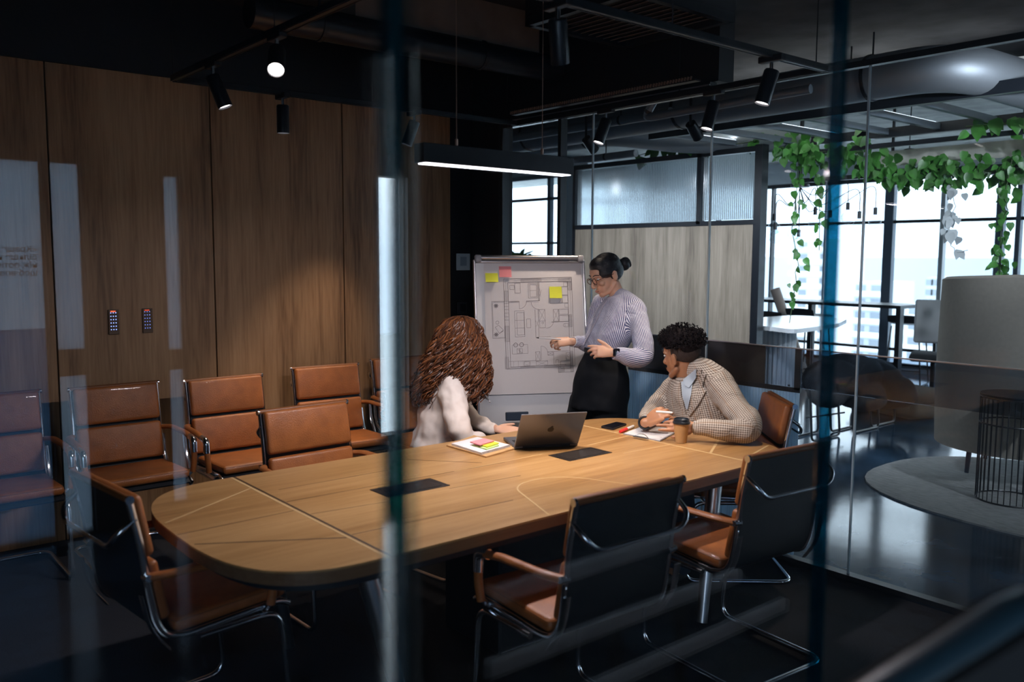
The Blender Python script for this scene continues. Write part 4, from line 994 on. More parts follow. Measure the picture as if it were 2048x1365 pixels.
def hatch(x0, y0, x1, y1, st=9):
    w_, h_ = x1-x0, y1-y0; k = x0-h_
    while k < x1:
        a = max(k, x0); b = min(k+h_, x1)
        if b > a: ln(a, y1-(a-k), b, y1-(b-k), .5)
        k += st
# outer walls
rc(337, 252, 888, 980, 1.2); rc(370, 283, 852, 965, 1.2); rc(352, 265, 872, 972, .5)
for h_ in ((475, 256, 640, 282), (780, 262, 885, 288), (340, 350, 369, 435), (332, 635, 366, 760), (328, 885, 356, 978), (856, 290, 885, 358), (856, 560, 878, 660), (450, 967, 560, 980), (640, 967, 760, 988), (752, 990, 800, 1028), (853, 860, 874, 1025)): rc(*h_, .6); hatch(*h_)
for y in (450, 475, 500, 530, 560, 585): ln(335, y, 368, y, .7)
rc(237, 432, 335, 730, .8); rc(243, 438, 335, 724, .5)
# inner walls and doors
ln(372, 437, 455, 437, 1.2); ln(372, 444, 455, 444, .7); ln(455, 437, 455, 500, .8); arc(455, 440, 58, 0, 90, 10); ln(512, 437, 620, 437, 1.2); ln(512, 444, 612, 448, .7); ln(612, 285, 612, 440, 1.2); ln(620, 285, 620, 440, 1.2)
arc(612, 448, 60, 90, 180, 10); ln(580, 508, 580, 735, 1.); ln(605, 508, 605, 735, .8); ln(580, 735, 700, 735, .8); rc(612, 510, 660, 605); ln(612, 510, 660, 605, .6); ln(660, 510, 612, 605, .6); rc(728, 513, 770, 610); ln(728, 513, 770, 610, .6); ln(770, 513, 728, 610, .6)
rc(775, 513, 850, 555); rc(775, 565, 850, 615); rc(615, 605, 660, 660); arc(640, 620, 8, 0, 360); rc(712, 615, 850, 616); arc(665, 600, 65, 0, 90, 10); ln(583, 600, 605, 650, .6); ln(605, 600, 583, 650, .6)
# furniture
rc(385, 305, 420, 340); rc(425, 290, 468, 370); rc(532, 295, 605, 415); rc(545, 305, 598, 405); ln(545, 352, 598, 352, .6); ln(625, 340, 632, 410, .6); ln(620, 400, 640, 350, .6)
rc(415, 515, 492, 725); rc(432, 530, 490, 710); ln(417, 592, 490, 592, .7); ln(417, 655, 490, 655, .7); rc(510, 583, 542, 655)
rc(705, 328, 802, 462); rc(805, 328, 852, 398); rc(805, 400, 852, 462); rc(820, 295, 852, 327); rc(825, 465, 852, 498); ln(775, 462, 800, 430, .7)
for x, y in ((270, 467), (265, 700)):
    arc(x, y, 12, 0, 360, 10, 1.2)
    for a in range(0, 360, 45): ln(x, y, x+20*math.cos(math.radians(a)), y+20*math.sin(math.radians(a)), 1.4)
arc(276, 603, 13, 0, 360, 12); ln(258, 640, 285, 625, .8); ln(285, 625, 322, 665, .8); ln(322, 665, 290, 692, .8); ln(290, 692, 258, 640, .8); ln(290, 690, 322, 672, 1.3)
rc(387, 790, 512, 862); rc(425, 820, 445, 858); rc(448, 820, 468, 858); ln(425, 820, 468, 858, .6)
for x in (416, 463): arc(x, 790, 16, 0, 360, 14, 1.6)
ln(358, 920, 570, 922, .8); rc(480, 928, 522, 962, 1.1); arc(501, 945, 10, 0, 180, 6); 
for x in (395, 432, 470, 530): ln(x, 922, x, 965, .5)
rc(572, 852, 608, 925); ln(572, 852, 608, 925, .6); ln(608, 852, 572, 925, .6); rc(575, 928, 668, 966); ln(575, 928, 668, 966, .6); ln(668, 928, 575, 966, .6); rc(672, 856, 713, 885); ln(672, 856, 713, 885, .6); ln(713, 856, 672, 885, .6)
ln(618, 808, 618, 925, .8); arc(618, 860, 52, -90, 0, 10); ln(718, 856, 718, 966, .9); ln(718, 856, 850, 856, .9); arc(745, 935, 13, 180, 360, 8); ln(732, 935, 732, 955, .8); ln(758, 935, 758, 955, .8); rc(772, 936, 852, 996, 1.1); arc(812, 966, 3, 0, 360, 6)
arc(820, 645, 14, 90, 270, 8); rc(820, 632, 846, 660); rc(820, 870, 850, 925); arc(842, 895, 12, 90, 270, 8); ln(752, 988, 752, 1028, 1); ln(752, 1028, 874, 1028, 1); ln(874, 1028, 874, 980, 1)
o = bpart('floor_plan_drawing', bm, M_ink, paper)
def note(x0, y0, x1, y1, mat, label, curlv=.006):
    r = tag(bpy.data.objects.new('sticky_note', bpy.data.meshes.new('sticky_note')), label, 'sticky note'); 
    bm = bmesh.new(); a = uv(x0, y0); b = uv(x1, y1); rows = []
    for i in range(7):
        t = i/6; v = a[1]+(b[1]-a[1])*t; n = .0065+curlv*t*t; rows.append([bm.verts.new(bp(u, v, n)) for u in (a[0], b[0])]+[bm.verts.new(bp(u, v, n+.0008)) for u in (a[0], b[0])])
    for p, q in zip(rows, rows[1:]):
        bm.faces.new((p[2], q[2], q[3], p[3])); bm.faces.new((p[0], p[1], q[1], q[0])); bm.faces.new((p[0], q[0], q[2], p[2])); bm.faces.new((p[1], p[3], q[3], q[1]))
    bm.faces.new((rows[-1][0], rows[-1][1], rows[-1][3], rows[-1][2])); bm.faces.new((rows[0][0], rows[0][2], rows[0][3], rows[0][1]))
    bm.to_mesh(r.data); bm.free(); r.data.materials.append(mat); COL.objects.link(r)
note(192, 200, 292, 278, M_yellow, 'yellow sticky note at the top left of the sheet, below the pink one', .014)
note(302, 148, 400, 240, M_pink, 'pink sticky note at the top left of the flip chart sheet'); note(702, 326, 803, 424, M_yellow, 'yellow sticky note stuck over the bedroom of the floor plan')

# ------------------------------------------------------------------ things on the table
TT = .7462
def tb(px, py, z=TT):
    v = (at(px, py, 1)-CAMP); t = (z-CAM_H)/v.z; return CAMP+v*t
# laptop
hl, hr_ = Vector((-3.16, 2.655, 0)), Vector((-3.03, 2.93, 0)); 
lx = (hr_-hl); LWd = .325; lx.normalize(); ly = UPV.cross(lx); 
c = (hl+hr_)/2; fr = Vector((-3.42, 2.70, 0))
if ly.dot(fr-c) < 0: ly = -ly
c.z = TT
Rl = Matrix((lx, ly, lx.cross(ly))).transposed()
if Rl.determinant() < 0: Rl = Matrix((-lx, ly, (-lx).cross(ly))).transposed()
lap = thing('laptop', 'open dark grey laptop with its back to the camera on the table', 'laptop', c, 0)
def lpart(name, bm, mat, parent=lap, smooth=False):
    o = finish(name, bm, mat, None, smooth); o.parent = parent; return o
DP = .225
bm = bmesh.new(); box(bm, Rl @ Vector((0, DP/2, .008)), (LWd, DP, .014), Rl, .005, 2); base_ = lpart('keyboard_base', bm, M_laptop)
bm = bmesh.new()
for i in range(12):
    for j in range(5): box(bm, Rl @ Vector((-.13+i*.0237, .04+j*.021, .0155)), (.019, .017, .002), Rl)
lpart('keys', bm, M_key, base_)
bm = bmesh.new(); box(bm, Rl @ Vector((0, DP-.04, .0153)), (.10, .06, .001), Rl); lpart('trackpad', bm, M_greyplastic, base_)
tl = math.radians(104); vx = Vector((0, math.cos(tl), math.sin(tl)))      # screen leaning away from the keys
vx = Vector((0, -math.sin(math.radians(36)), math.cos(math.radians(36)))); nx_ = Vector((0, -vx.z, vx.y))
Rs = Rl @ Matrix((Vector((1, 0, 0)), vx, Vector((1, 0, 0)).cross(vx))).transposed()
bm = bmesh.new(); box(bm, Rl @ (Vector((0, 0, .014))+vx*.112), (LWd, .222, .007), Rs, .003, 2); lid = lpart('screen_lid', bm, M_laptop)
bm = bmesh.new(); box(bm, Rl @ (Vector((0, 0, .014))+vx*.115-nx_*.004), (LWd-.014, .205, .001), Rs); lpart('display', bm, M_screen, lid)
bm = bmesh.new(); q0 = Rl @ (Vector((0, 0, .014))+vx*.115+nx_*.0042)
lathe(bm, [(.001, -.0006), (.016, -.0006), (.016, .0006), (.001, .0006)], q0, 20, Rs); lathe(bm, [(.001, -.0006), (.006, -.0006), (.006, .0006), (.001, .0006)], q0+Rs @ Vector((.004, .018, 0)), 12, Rs)
lpart('lid_emblem', bm, M_screen, lid)
bm = bmesh.new(); tube(bm, [Rl @ Vector((-.12, -.002, .012)), Rl @ Vector((.12, -.002, .012))], .006, 10); lpart('hinge', bm, M_black, lap, True)

def slab(name, label, cat, corners, z0, h, mat, bev=.002):
    r = thing(name, label, cat); P = [Vector((c_[0], c_[1], 0)) for c_ in corners]; bm = bmesh.new()
    prism(bm, [(p.x, p.y) for p in P], z0, z0+h); o = finish('cover', bm, mat, r); return r, P
# folder, notebook, sticky pads
def quad(pxs, z): return [tb(x, y, z) for x, y in pxs]
Q = quad([(893, 893), (948, 873), (1038, 897), (972, 916)], TT); r, P = slab('kraft_folder', 'brown kraft folder lying under the open notebook left of the laptop', 'folder', Q, TT, .006, M_kraft)
Q = quad([(903, 889), (955, 876), (1020, 892), (963, 908)], TT+.012)
r, P = slab('notebook', 'white spiral notebook on the brown folder left of the laptop', 'notebook', Q, TT+.0065, .010, M_paper)
bm = bmesh.new(); a, b = Q[2], Q[3]
for k in range(22):
    p = a.lerp(b, (k+.5)/22); p.z = TT+.012; n = (b-a).normalized(); u = n.cross(UPV); tube(bm, [p+u*.006*math.cos(2*PI*j/8)+UPV*.006*math.sin(2*PI*j/8) for j in range(8)], .0009, 4, True)
finish('spiral_binding', bm, M_chrome, r)
for nm_, col_, pxs, zz, lb in (('sticky_pad', M_green, [(944, 892), (966, 885), (998, 893), (973, 901)], TT+.017, 'green sticky pad, lowest of the pads on the notebook'), ('sticky_pad', M_yellow, [(950, 888), (970, 881), (998, 888), (974, 896)], TT+.023, 'yellow sticky pad between the pink and green pads on the notebook'), ('sticky_pad', M_pink, [(940, 886), (968, 879), (988, 884), (960, 892)], TT+.030, 'pink sticky pad on top of the pads on the notebook')):
    Q = quad(pxs, zz); r, P = slab(nm_, lb, 'sticky pad', Q, zz, .005, col_); r.children[0].name = 'paper_block'
# phone
Q = quad([(1201, 856), (1233, 847), (1254, 851), (1226, 861)], TT); P = fillet([*Q, Q[0]], .012, 3)[:-1]
r = thing('smartphone', 'black smartphone lying on the table right of the laptop', 'phone'); bm = bmesh.new(); prism(bm, [(p.x, p.y) for p in fillet([(Q[0]+Q[3])/2, Q[0], Q[1], Q[2], Q[3], (Q[0]+Q[3])/2], .012, 3)[:-1]], TT, TT+.009); finish('case', bm, M_black, r)
cq = sum(Q, Vector())/4; bm = bmesh.new(); prism(bm, [((p.x-cq.x)*.92+cq.x, (p.y-cq.y)*.92+cq.y) for p in Q], TT+.009, TT+.0096); finish('screen', bm, M_screen, r)
# red and white marker
a, b = tb(1240, 864, TT+.009), tb(1267, 853, TT+.009); r = thing('marker', 'red capped white marker lying beside the clipboard', 'marker')
m_ = a.lerp(b, .48); bm = bmesh.new(); tube(bm, [a, a.lerp(b, .04), m_], [.007, .009, .009], 14); finish('cap', bm, M_red, r, True); bm = bmesh.new(); tube(bm, [m_, a.lerp(b, .97), b], [.0082, .0082, .005], 14); finish('barrel', bm, M_wplast, r, True)
# clipboard
Q = quad([(1246, 869), (1290, 852), (1360, 862), (1320, 884)], TT); r, P = slab('clipboard', 'clipboard with white paper in front of the seated man', 'clipboard', Q, TT, .004, M_greyplastic)
cq = sum(Q, Vector())/4; bm = bmesh.new(); prism(bm, [((p.x-cq.x)*.95+cq.x, (p.y-cq.y)*.95+cq.y) for p in Q], TT+.004, TT+.006); finish('paper_sheet', bm, M_white, r)
a, b = tb(1268, 873, TT+.010), tb(1296, 878, TT+.010); bm = bmesh.new(); tube(bm, [a, b], .006, 10, False, (1.6, .8)); tube(bm, fillet([a+UPV*.004, a.lerp(b, .3)+UPV*.016+(cq-a).normalized()*.012, a.lerp(b, .7)+UPV*.016+(cq-a).normalized()*.012, b+UPV*.004], .01, 3), .0018, 6); finish('clip', bm, M_steel, r, True)
# coffee cup
c = tb(1362, 885, TT); r = thing('coffee_cup', 'brown kraft paper coffee cup with a black lid in front of the seated man', 'cup', c)
bm = bmesh.new(); lathe(bm, [(.001, .003), (.027, .003), (.028, 0), (.040, .100), (.038, .100)], (0, 0, 0), 36); finish('cup_body', bm, M_kraft, r, True)
bm = bmesh.new(); lathe(bm, [(.038, .096), (.0435, .096), (.0445, .100), (.0435, .106), (.040, .108), (.0385, .120), (.036, .122), (.034, .116), (.001, .116)], (0, 0, 0), 36); finish('lid', bm, M_lid, r, True)

# ------------------------------------------------------------------ wall fittings
def plate(name, label, cat, c, nrm, w_, h_, mat, child=None):
    R_ = frame(nrm, UPV) @ Matrix.Rotation(-PI/2, 3, 'X'); r = thing(name, label, cat, c); 
    bm = bmesh.new(); box(bm, (0, 0, 0), (w_, h_, .008), R_, .002, 1); finish('plate', bm, mat, r)
    return r, R_
r, R_ = plate('light_switch', 'dark square wall switch beside the flip chart', 'switch', Vector((-5.49, 4.05, 1.27)), (1, 0, 0), .09, .09, pm('anthracite plastic', (.03, .035, .045), .3))
bm = bmesh.new(); box(bm, R_ @ Vector((0, 0, .005)), (.06, .06, .006), R_, .001, 1); finish('rocker', bm, M_blackmetal, r)
r, R_ = plate('wall_sign', 'small pale acrylic sign on the dark wall left of the flip chart top', 'sign', Vector((-5.49, 4.06, 1.63)), (1, 0, 0), .13, .13, pm('pale acrylic', (.42, .52, .58), .2))
bm = bmesh.new(); box(bm, R_ @ Vector((0, -.005, .005)), (.06, .07, .002), R_); finish('pictogram', bm, pm('grey print', (.22, .30, .36), .5), r)
for yy, lb, k_ in ((1.47, 'keypad on the oak wall with bright blue keys, left of its ghost', 1),(1.665, 'faint ghost of the keypad, its double reflection built as a second plate', .35)):  # second keypad stands in for a double reflection of the first
    r, R_ = plate('keypad', lb, 'keypad', Vector((-5.494, yy, 1.275)), (1, 0, 0), .06, .15, pm('smoked acrylic', (.13, .075, .04), .35))
    bm = bmesh.new()
    for i in range(3):
        for j in range(6): box(bm, R_ @ Vector((-.012+i*.014, -.055+j*.020, .0048)), (.005, .005, .001), R_)
    finish('buttons', bm, emit('keypad blue %s' % k_, (.25, .35, 1), 3.0*k_), r)
    bm = bmesh.new(); box(bm, R_ @ Vector((.003, -.064, .0048)), (.028, .006, .001), R_); finish('status_light', bm, emit('keypad red %s' % k_, (1, .1, .04), 2.6*k_), r)
# dark chair back close to the camera, bottom right
r = thing('lounge_chair', 'out of focus dark chair back close to the camera, bottom right corner', 'chair')
pts = [(1600, 1430), (1690, 1368), (1745, 1332), (1830, 1280), (1905, 1234), (1965, 1196), (2010, 1178), (2070, 1172), (2180, 1170)]
top = [at(x, y, .80) for x, y in pts]; bm = bmesh.new()
tk = Vector((.60, -.35, 0)).normalized()*.07
fa = [bm.verts.new(p) for p in top]; fb = [bm.verts.new(p+tk) for p in top]; ga = [bm.verts.new((p.x+.02, p.y, .35)) for p in top]; gb = [bm.verts.new((p.x+tk.x+.02, p.y+tk.y, .35)) for p in top]
for i in range(len(top)-1):
    bm.faces.new((fa[i], fa[i+1], fb[i+1], fb[i])); bm.faces.new((fa[i], ga[i], ga[i+1], fa[i+1])); bm.faces.new((fb[i], fb[i+1], gb[i+1], gb[i])); bm.faces.new((ga[i], gb[i], gb[i+1], ga[i+1]))
bm.faces.new((fa[0], fb[0], gb[0], ga[0])); bm.faces.new((fa[-1], ga[-1], gb[-1], fb[-1]))
finish('backrest', bm, M_black, r, True)
bm = bmesh.new(); tube(bm, [p+tk*.5 for p in top], .012, 12, False, (2.0, .9)); finish('top_edge', bm, pm('blue lit rim', (.02, .05, .08), .35), r, True)  # blue light along the backrest rim put into this edge's colour
bm = bmesh.new(); cb_ = top[3]+tk; box(bm, (cb_.x+.3, cb_.y-.1, .40), (.55, .55, .12), rotz(.3), .04, 3); finish('seat', bm, M_black, r, True)
for sx in (-1, 1):
    for sy in (-1, 1):
        bm = bmesh.new(); tube(bm, [(cb_.x+.3+sx*.22, cb_.y-.1+sy*.22, 0), (cb_.x+.3+sx*.2, cb_.y-.1+sy*.2, .36)], .014, 8); finish('leg', bm, M_blackmetal, r, True)
# invented pale slats in the corridor, unseen but mirrored as streaks in the glass
r = thing('streak_slats', 'added pale slats mirrored as slanting streaks over the lower right chairs', 'bench', (.5, 2.1, 0))
M_slat = pm('pale lacquered slat', (.75, .80, .85), .5)
for z, y0, y1 in ((.69, -.75, .42), (.47, -.70, .62), (.27, -.45, .95)):
    bm = bmesh.new(); bx(bm, 0, .03, y0, y1, z-.028, z+.028, .01, 2); finish('slat', bm, M_slat, r)
bm = bmesh.new(); bx(bm, .03, .06, -.3, -.26, 0, .75); finish('post', bm, M_blackmetal, r)
bm = bmesh.new(); bx(bm, .03, .06, .30, .34, 0, .75); finish('post', bm, M_blackmetal, r)
bm = bmesh.new(); bx(bm, .06, .5, -.6, .5, .40, .44, .01, 2); finish('seat', bm, M_black, r)
for yy in (-.5, .4):
    bm = bmesh.new(); bx(bm, .42, .46, yy-.02, yy+.02, 0, .40); finish('leg', bm, M_blackmetal, r)
r = thing('downlight', 'added corridor lamp lighting the mirrored slats, on the camera side', 'downlight', (-.25, 2.2, 3.12))  # unseen lamp added so the slats show up as streaks
dd = (Vector((.5, 2.2, .48))-Vector((-.25, 2.2, 3.0))).normalized(); q_ = dd.to_track_quat('-Z', 'Y').to_matrix()
bm = bmesh.new(); lathe(bm, [(.03, .02), (.035, -.10), (.03, -.10)], (0, 0, 0), 18, q_); finish('housing', bm, M_blackmetal, r, True)
l = bpy.data.lights.new('added_slat_beam', 'SPOT'); l.energy = 75; l.color = (.7, .85, 1); l.spot_size = math.radians(38); l.spot_blend = .6; l.shadow_soft_size = .03
o = bpy.data.objects.new('added_slat_beam', l); COL.objects.link(o); o.parent = r; o.location = dd*.12; o.rotation_euler = dd.to_track_quat('-Z', 'Y').to_euler()
#@@LOUNGE
# ------------------------------------------------------------------ lounge beyond the glass
LZ = 3.2
bm = bmesh.new(); bx(bm, -16, 4.2, 8.2, 12.75, LZ, LZ+.12); struct('ceiling', bm, M_conc)
bm = bmesh.new(); bx(bm, -16, 4.2, GY+.2, 8.2, LZ, LZ+.12); struct('ceiling', bm, pm('weathered dark slab', (.07, .07, .072), .9, var=.4, vscale=4))  # darker stretch of slab nearer the glass wall
bm = bmesh.new(); bx(bm, 4.1, 4.22, 5.5, 12.7, 0, LZ); struct('wall_right', bm, M_whitewall)
bm = bmesh.new(); bx(bm, -16.1, -16, GY, 9.6, 0, LZ+.1); struct('wall_left', bm, M_whitewall)
bm = bmesh.new(); bx(bm, -16, WX-.12, GY-.1, GY, 0, LZ+.1); struct('wall_left', bm, M_black)
# main window wall at the far side
FY = 12.6
bm = bmesh.new(); bx(bm, -9.9, 4.2, FY-.05, FY+.15, 2.86, LZ+.1); bx(bm, -9.9, 4.2, FY-.04, FY+.12, 0, .08); struct('wall_far', bm, M_whitewall)
bm = bmesh.new()
for z0, z1 in ((2.80, 2.87), (2.18, 2.225), (.30, .34), (.06, .12)): bx(bm, -9.9, 4.1, FY-.04, FY+.04, z0, z1)
struct('trim_13', bm, M_blackmetal)
M_mull = pm('blue grey mullion', (.10, .13, .17), .4)
for i, (x, ww, mt) in enumerate(((-9.5, .05, M_mull), (-8.62, .05, M_blackmetal), (-8.40, .03, M_blackmetal), (-7.42, .03, M_whitewall), (-6.40, .14, M_mull), (-5.62, .06, M_lightgrey), (-4.86, .10, M_mull), (-4.63, .06, M_mull), (-2.6, .1, M_mull), (-.5, .1, M_mull), (1.6, .1, M_mull))):
    bm = bmesh.new(); bx(bm, x-ww/2, x+ww/2, FY-.05, FY+.05, .08, 2.86); struct('trim_14', bm, mt)
bm = bmesh.new(); bx(bm, -9.9, 4.1, FY+.01, FY+.02, .1, 2.84); struct('window_4', bm, glass('far window glass', (.98, 1, 1), .04))
# nearer window wall at the left
bm = bmesh.new(); bx(bm, -16, -9.85, 9.5, 9.6, 2.98, LZ+.1); bx(bm, -9.95, -9.85, 9.5, FY, 0, LZ+.1); bx(bm, -10.05, -9.55, 9.42, 9.62, 0, LZ); struct('wall_far', bm, M_whitewall)
bm = bmesh.new()
for z0, z1 in ((2.92, 2.99), (2.575, 2.62), (1.87, 1.905), (.05, .12)): bx(bm, -16, -10.05, 9.46, 9.54, z0, z1)
for x in (-15, -13.6, -12.2, -10.48, -10.10): bx(bm, x-.035, x+.035, 9.46, 9.54, 0, 2.98)
struct('trim_15', bm, M_mull)
bm = bmesh.new(); bx(bm, -16, -10.05, 9.5, 9.51, .1, 2.95); struct('window_5', bm, glass('far window glass'))

# oak and reeded glass partition
PY = 7.0
t = thing('partition_screen', 'grey oak partition with reeded glass upper panels in a black frame, behind the standing woman', 'partition')
bm = bmesh.new(); bx(bm, -7.30, -4.86, PY, PY+.06, 0, 1.985); finish('wood_panel', bm, M_partwood, t)
bm = bmesh.new(); bx(bm, -7.33, -7.29, PY-.01, PY+.07, 0, 2.70); bx(bm, -4.87, -4.79, PY-.02, PY+.08, 0, 2.72); bx(bm, -7.33, -4.8, PY-.01, PY+.07, 1.985, 2.03); bx(bm, -7.33, -4.8, PY-.01, PY+.07, 2.66, 2.71); bx(bm, -5.55, -5.50, PY-.01, PY+.07, 2.0, 2.7)
finish('frame', bm, M_blackmetal, t)
M_reed = bpy.data.materials.new('reeded glass'); M_reed.use_nodes = True
b = M_reed.node_tree.nodes['Principled BSDF']; b.inputs['Transmission Weight'].default_value = .75; b.inputs['Roughness'].default_value = .16; b.inputs['Base Color'].default_value = (.80, .90, .94, 1); b.inputs['IOR'].default_value = 1.25
for x0, x1 in ((-7.285, -5.56), (-5.495, -4.88)):
    bm = bmesh.new(); n = int((x1-x0)/.022); top = []; 
    pf = []
    for i in range(n*4+1):
        x = x0+(x1-x0)*i/(n*4); pf.append((x, PY+.026-.008*abs(math.sin(PI*i/4))))
    prism(bm, pf+[(x1, PY+.034), (x0, PY+.034)], 2.035, 2.655); finish('reeded_glass', bm, M_reed, t)
# ducts and services under the lounge slab
def duct(label, pts, rad, nm='air_duct'):
    r = thing(nm, label, 'duct'); bm = bmesh.new(); P = fillet(pts, rad*2.2, 8); tube(bm, P, rad, 24); finish('duct_pipe', bm, M_duct, r, True)
    a, b = Vector(pts[0]), Vector(pts[1])
    for k in (.25, .6, .9):
        c = a.lerp(b, k); d = (b-a).normalized(); bm = bmesh.new(); tube(bm, [c-d*.012, c+d*.012], rad*1.05, 24); tube(bm, [c+Vector((0, 0, rad)), (c.x, c.y, LZ)], .006, 6); finish('hanger', bm, M_blackmetal, r)
duct('large round galvanised duct running across the lounge ceiling and bending down at the right', [(-8, 5.75, 2.86), (-2.55, 5.75, 2.90), (-2.3, 6.8, 2.80), (-1.2, 7.2, 2.7)], .15)
duct('thin dark pipe curving down just beyond the top of the glass wall', [(-3.9, 4.75, 3.1), (-4.25, 4.75, 2.66), (-3.0, 4.85, 2.70)], .028, 'service_pipe')
duct('round galvanised duct behind the vines, above the reeded glass partition', [(-9, 6.3, 2.85), (-6.1, 6.3, 2.88), (-5.6, 6.9, 2.80), (-4.6, 7.5, 2.78)], .11)
duct('slim straight duct above the sidelight next to the pendant lamp', [(-10, 5.45, 2.80), (-4.6, 5.45, 2.82)], .04, 'service_pipe')
duct('slimmer duct running parallel below the large galvanised duct', [(-9.5, 6.15, 2.62), (-5.6, 6.15, 2.64)], .035, 'service_pipe')
# washers added to brighten the oak partition and the lounge
for x, tx_, tz_, pw_, sz_ in ((-6.6, -6.7, 1.2, 150, 95), (-5.3, -5.4, 1.2, 150, 95), (-4.2, -4.4, 1.2, 120, 95), (-1.2, -3.6, 2.3, 190, 70), (-.4, -2.4, 1.2, 190, 80)):
    r = thing('added_washer', 'added black cylinder washer brightening the lounge from under its slab', 'spotlight', (x, 5.2, 2.66), 0, 'added washers in the lounge')
    dd = (Vector((tx_, 7.0, tz_))-Vector((x, 5.2, 2.66))).normalized(); q_ = dd.to_track_quat('-Z', 'Y').to_matrix()
    bm = bmesh.new(); lathe(bm, [(.04, .0), (.045, -.14), (.04, -.14), (.038, -.12)], (0, 0, 0), 20, q_); finish('lamp_head', bm, M_blackmetal, r, True)
    bm = bmesh.new(); tube(bm, [(0, 0, -.01), (0, 0, .54)], .01, 8); finish('stem', bm, M_black, r)
    l = bpy.data.lights.new('added_washer_beam', 'SPOT'); l.energy = pw_; l.color = (.95, .97, 1); l.spot_size = math.radians(sz_); l.spot_blend = 1; l.shadow_soft_size = .04
    o = bpy.data.objects.new('added_washer_beam', l); COL.objects.link(o); o.parent = r; o.location = dd*.16; o.rotation_euler = dd.to_track_quat('-Z', 'Y').to_euler()
# hanging ladder tray, with added uplights and a panel standing in for bright slab
t = thing('ceiling_grid', 'black ladder shaped ceiling grid with an added pale panel above its rungs, top right', 'ceiling grid')
bm = bmesh.new(); bx(bm, -5.3, -1.4, 5.98, 6.04, 2.72, 2.80); finish('side_beam', bm, M_blackmetal, t)
bm = bmesh.new(); bx(bm, -5.3, -1.4, 7.40, 7.46, 2.72, 2.80); finish('side_beam', bm, M_blackmetal, t)
bm = bmesh.new(); bx(bm, -5.3, -1.4, 6.5, 7.75, 3.02, 3.04); finish('added_panel', bm, pm('warm white panel', (.72, .71, .64), .9, var=.1), t)  # added panel that catches the uplights and passes for lit slab
for i in range(9):
    x = -5.15+i*.44; bm = bmesh.new(); bx(bm, x-.022, x+.022, 6.04, 7.40, 2.74, 2.79); g = finish('rung', bm, M_mull, t)
    if i % 2 == 0:
        bm = bmesh.new(); bx(bm, x-.012, x+.012, 6.1, 7.34, 2.79, 2.796); finish('added_uplight_strip', bm, emit('added uplight glow', (.95, .97, 1), 3), g)  # glowing strips and uplights added to brighten the panel above
        area('added_uplight', (x, 6.85, 2.81), (PI, 0, 0), .03, 1.1, 6, (1, .98, .92))
for x in (-5.0, -3.4, -1.8):
    bm = bmesh.new(); tube(bm, [(x, 6.01, 2.8), (x, 6.01, LZ)], .006, 6); finish('hanger', bm, M_black, t)
# beam the vines grow along
t = thing('planter_beam', 'pale concrete beam with vines trailing over it, upper right', 'beam')
bm = bmesh.new(); bx(bm, -4.2, -1.2, 7.9, 8.25, 2.52, 2.66); finish('concrete_beam', bm, M_conc, t)
bm = bmesh.new(); bx(bm, -4.8, -1.0, 7.62, 7.66, 2.40, 2.44); bx(bm, -4.8, -1.0, 7.30, 7.34, 2.62, 2.66); finish('wire_rail', bm, M_blackmetal, t)
for x in (-4.1, -2.6, -1.3):
    bm = bmesh.new(); bx(bm, x-.01, x+.01, 8.05, 8.07, 2.66, LZ); finish('hanger', bm, M_black, t)

# plants
def leaf(bm, c, d, nrm, s):
    d = Vector(d).normalized(); nrm = Vector(nrm); nrm = (nrm-d*nrm.dot(d)); nrm = nrm.normalized() if nrm.length > 1e-4 else d.orthogonal().normalized(); x = d.cross(nrm)
    pts = [(0, 0), (.32, -.12), (.48, .15), (.42, .5), (.2, .85), (0, 1.15)]
    c = Vector(c); L = [c+x*a*s+d*b*s+nrm*(.10*s*a) for a, b in pts]; R = [c-x*a*s+d*b*s+nrm*(.10*s*a) for a, b in pts]
    lv = [bm.verts.new(p) for p in L]; rv = [lv[0]]+[bm.verts.new(p) for p in R[1:-1]]+[lv[-1]]
    mid = [lv[0]]+[bm.verts.new(c+d*b*s-nrm*.03*s) for a, b in pts[1:-1]]+[lv[-1]]
    for i in range(len(pts)-1):
        for A in (lv, rv):
            q = [mid[i], A[i], A[i+1], mid[i+1]]; u = []
            for v in q:
                if v not in u: u.append(v)
            if len(u) > 2:
                try: bm.faces.new(u if A is lv else u[::-1])
                except ValueError: pass
def vine(label, pts, nleaf, size, spread, group=None, mat=None):
    r = thing('pothos_vine', label, 'vine', (0, 0, 0), 0, group)
    P = fillet(pts, .1, 4); P = [p+Vector((random.uniform(-.02, .02), random.uniform(-.02, .02), random.uniform(-.015, .015))) for p in P]
    bm = bmesh.new(); tube(bm, P, .004, 5); finish('stem', bm, mat or M_stem, r, True)
    bm = bmesh.new()
    seg = [(P[i], P[i+1]) for i in range(len(P)-1)]; Ls = [(b-a).length for a, b in seg]; T = sum(Ls)
    for k in range(int(nleaf*1.7)):
        u = random.random()*T; i = 0
        while i < len(seg)-1 and u > Ls[i]: u -= Ls[i]; i += 1
        p = seg[i][0].lerp(seg[i][1], min(1, u/max(Ls[i], 1e-6)))
        off = Vector((random.gauss(0, spread), random.gauss(0, spread), random.gauss(0, spread*.8)))
        d = Vector((random.uniform(-.5, .5), random.uniform(-.3, .3), random.uniform(-1, -.2)))
        leaf(bm, p+off, d, (random.uniform(-.6, .6)+.4, -1+random.uniform(-.5, .5), random.uniform(-.2, .8)), size*random.uniform(.45, .95))
    finish('foliage', bm, mat or M_leaf, r, True)
G = 'vines trailing along the lounge ceiling'
vine('green vine clump above the right end of the reeded glass partition', [(-4.75, 7.1, 2.70), (-4.3, 7.3, 2.62), (-3.95, 7.35, 2.60)], 75, .105, .09, G)
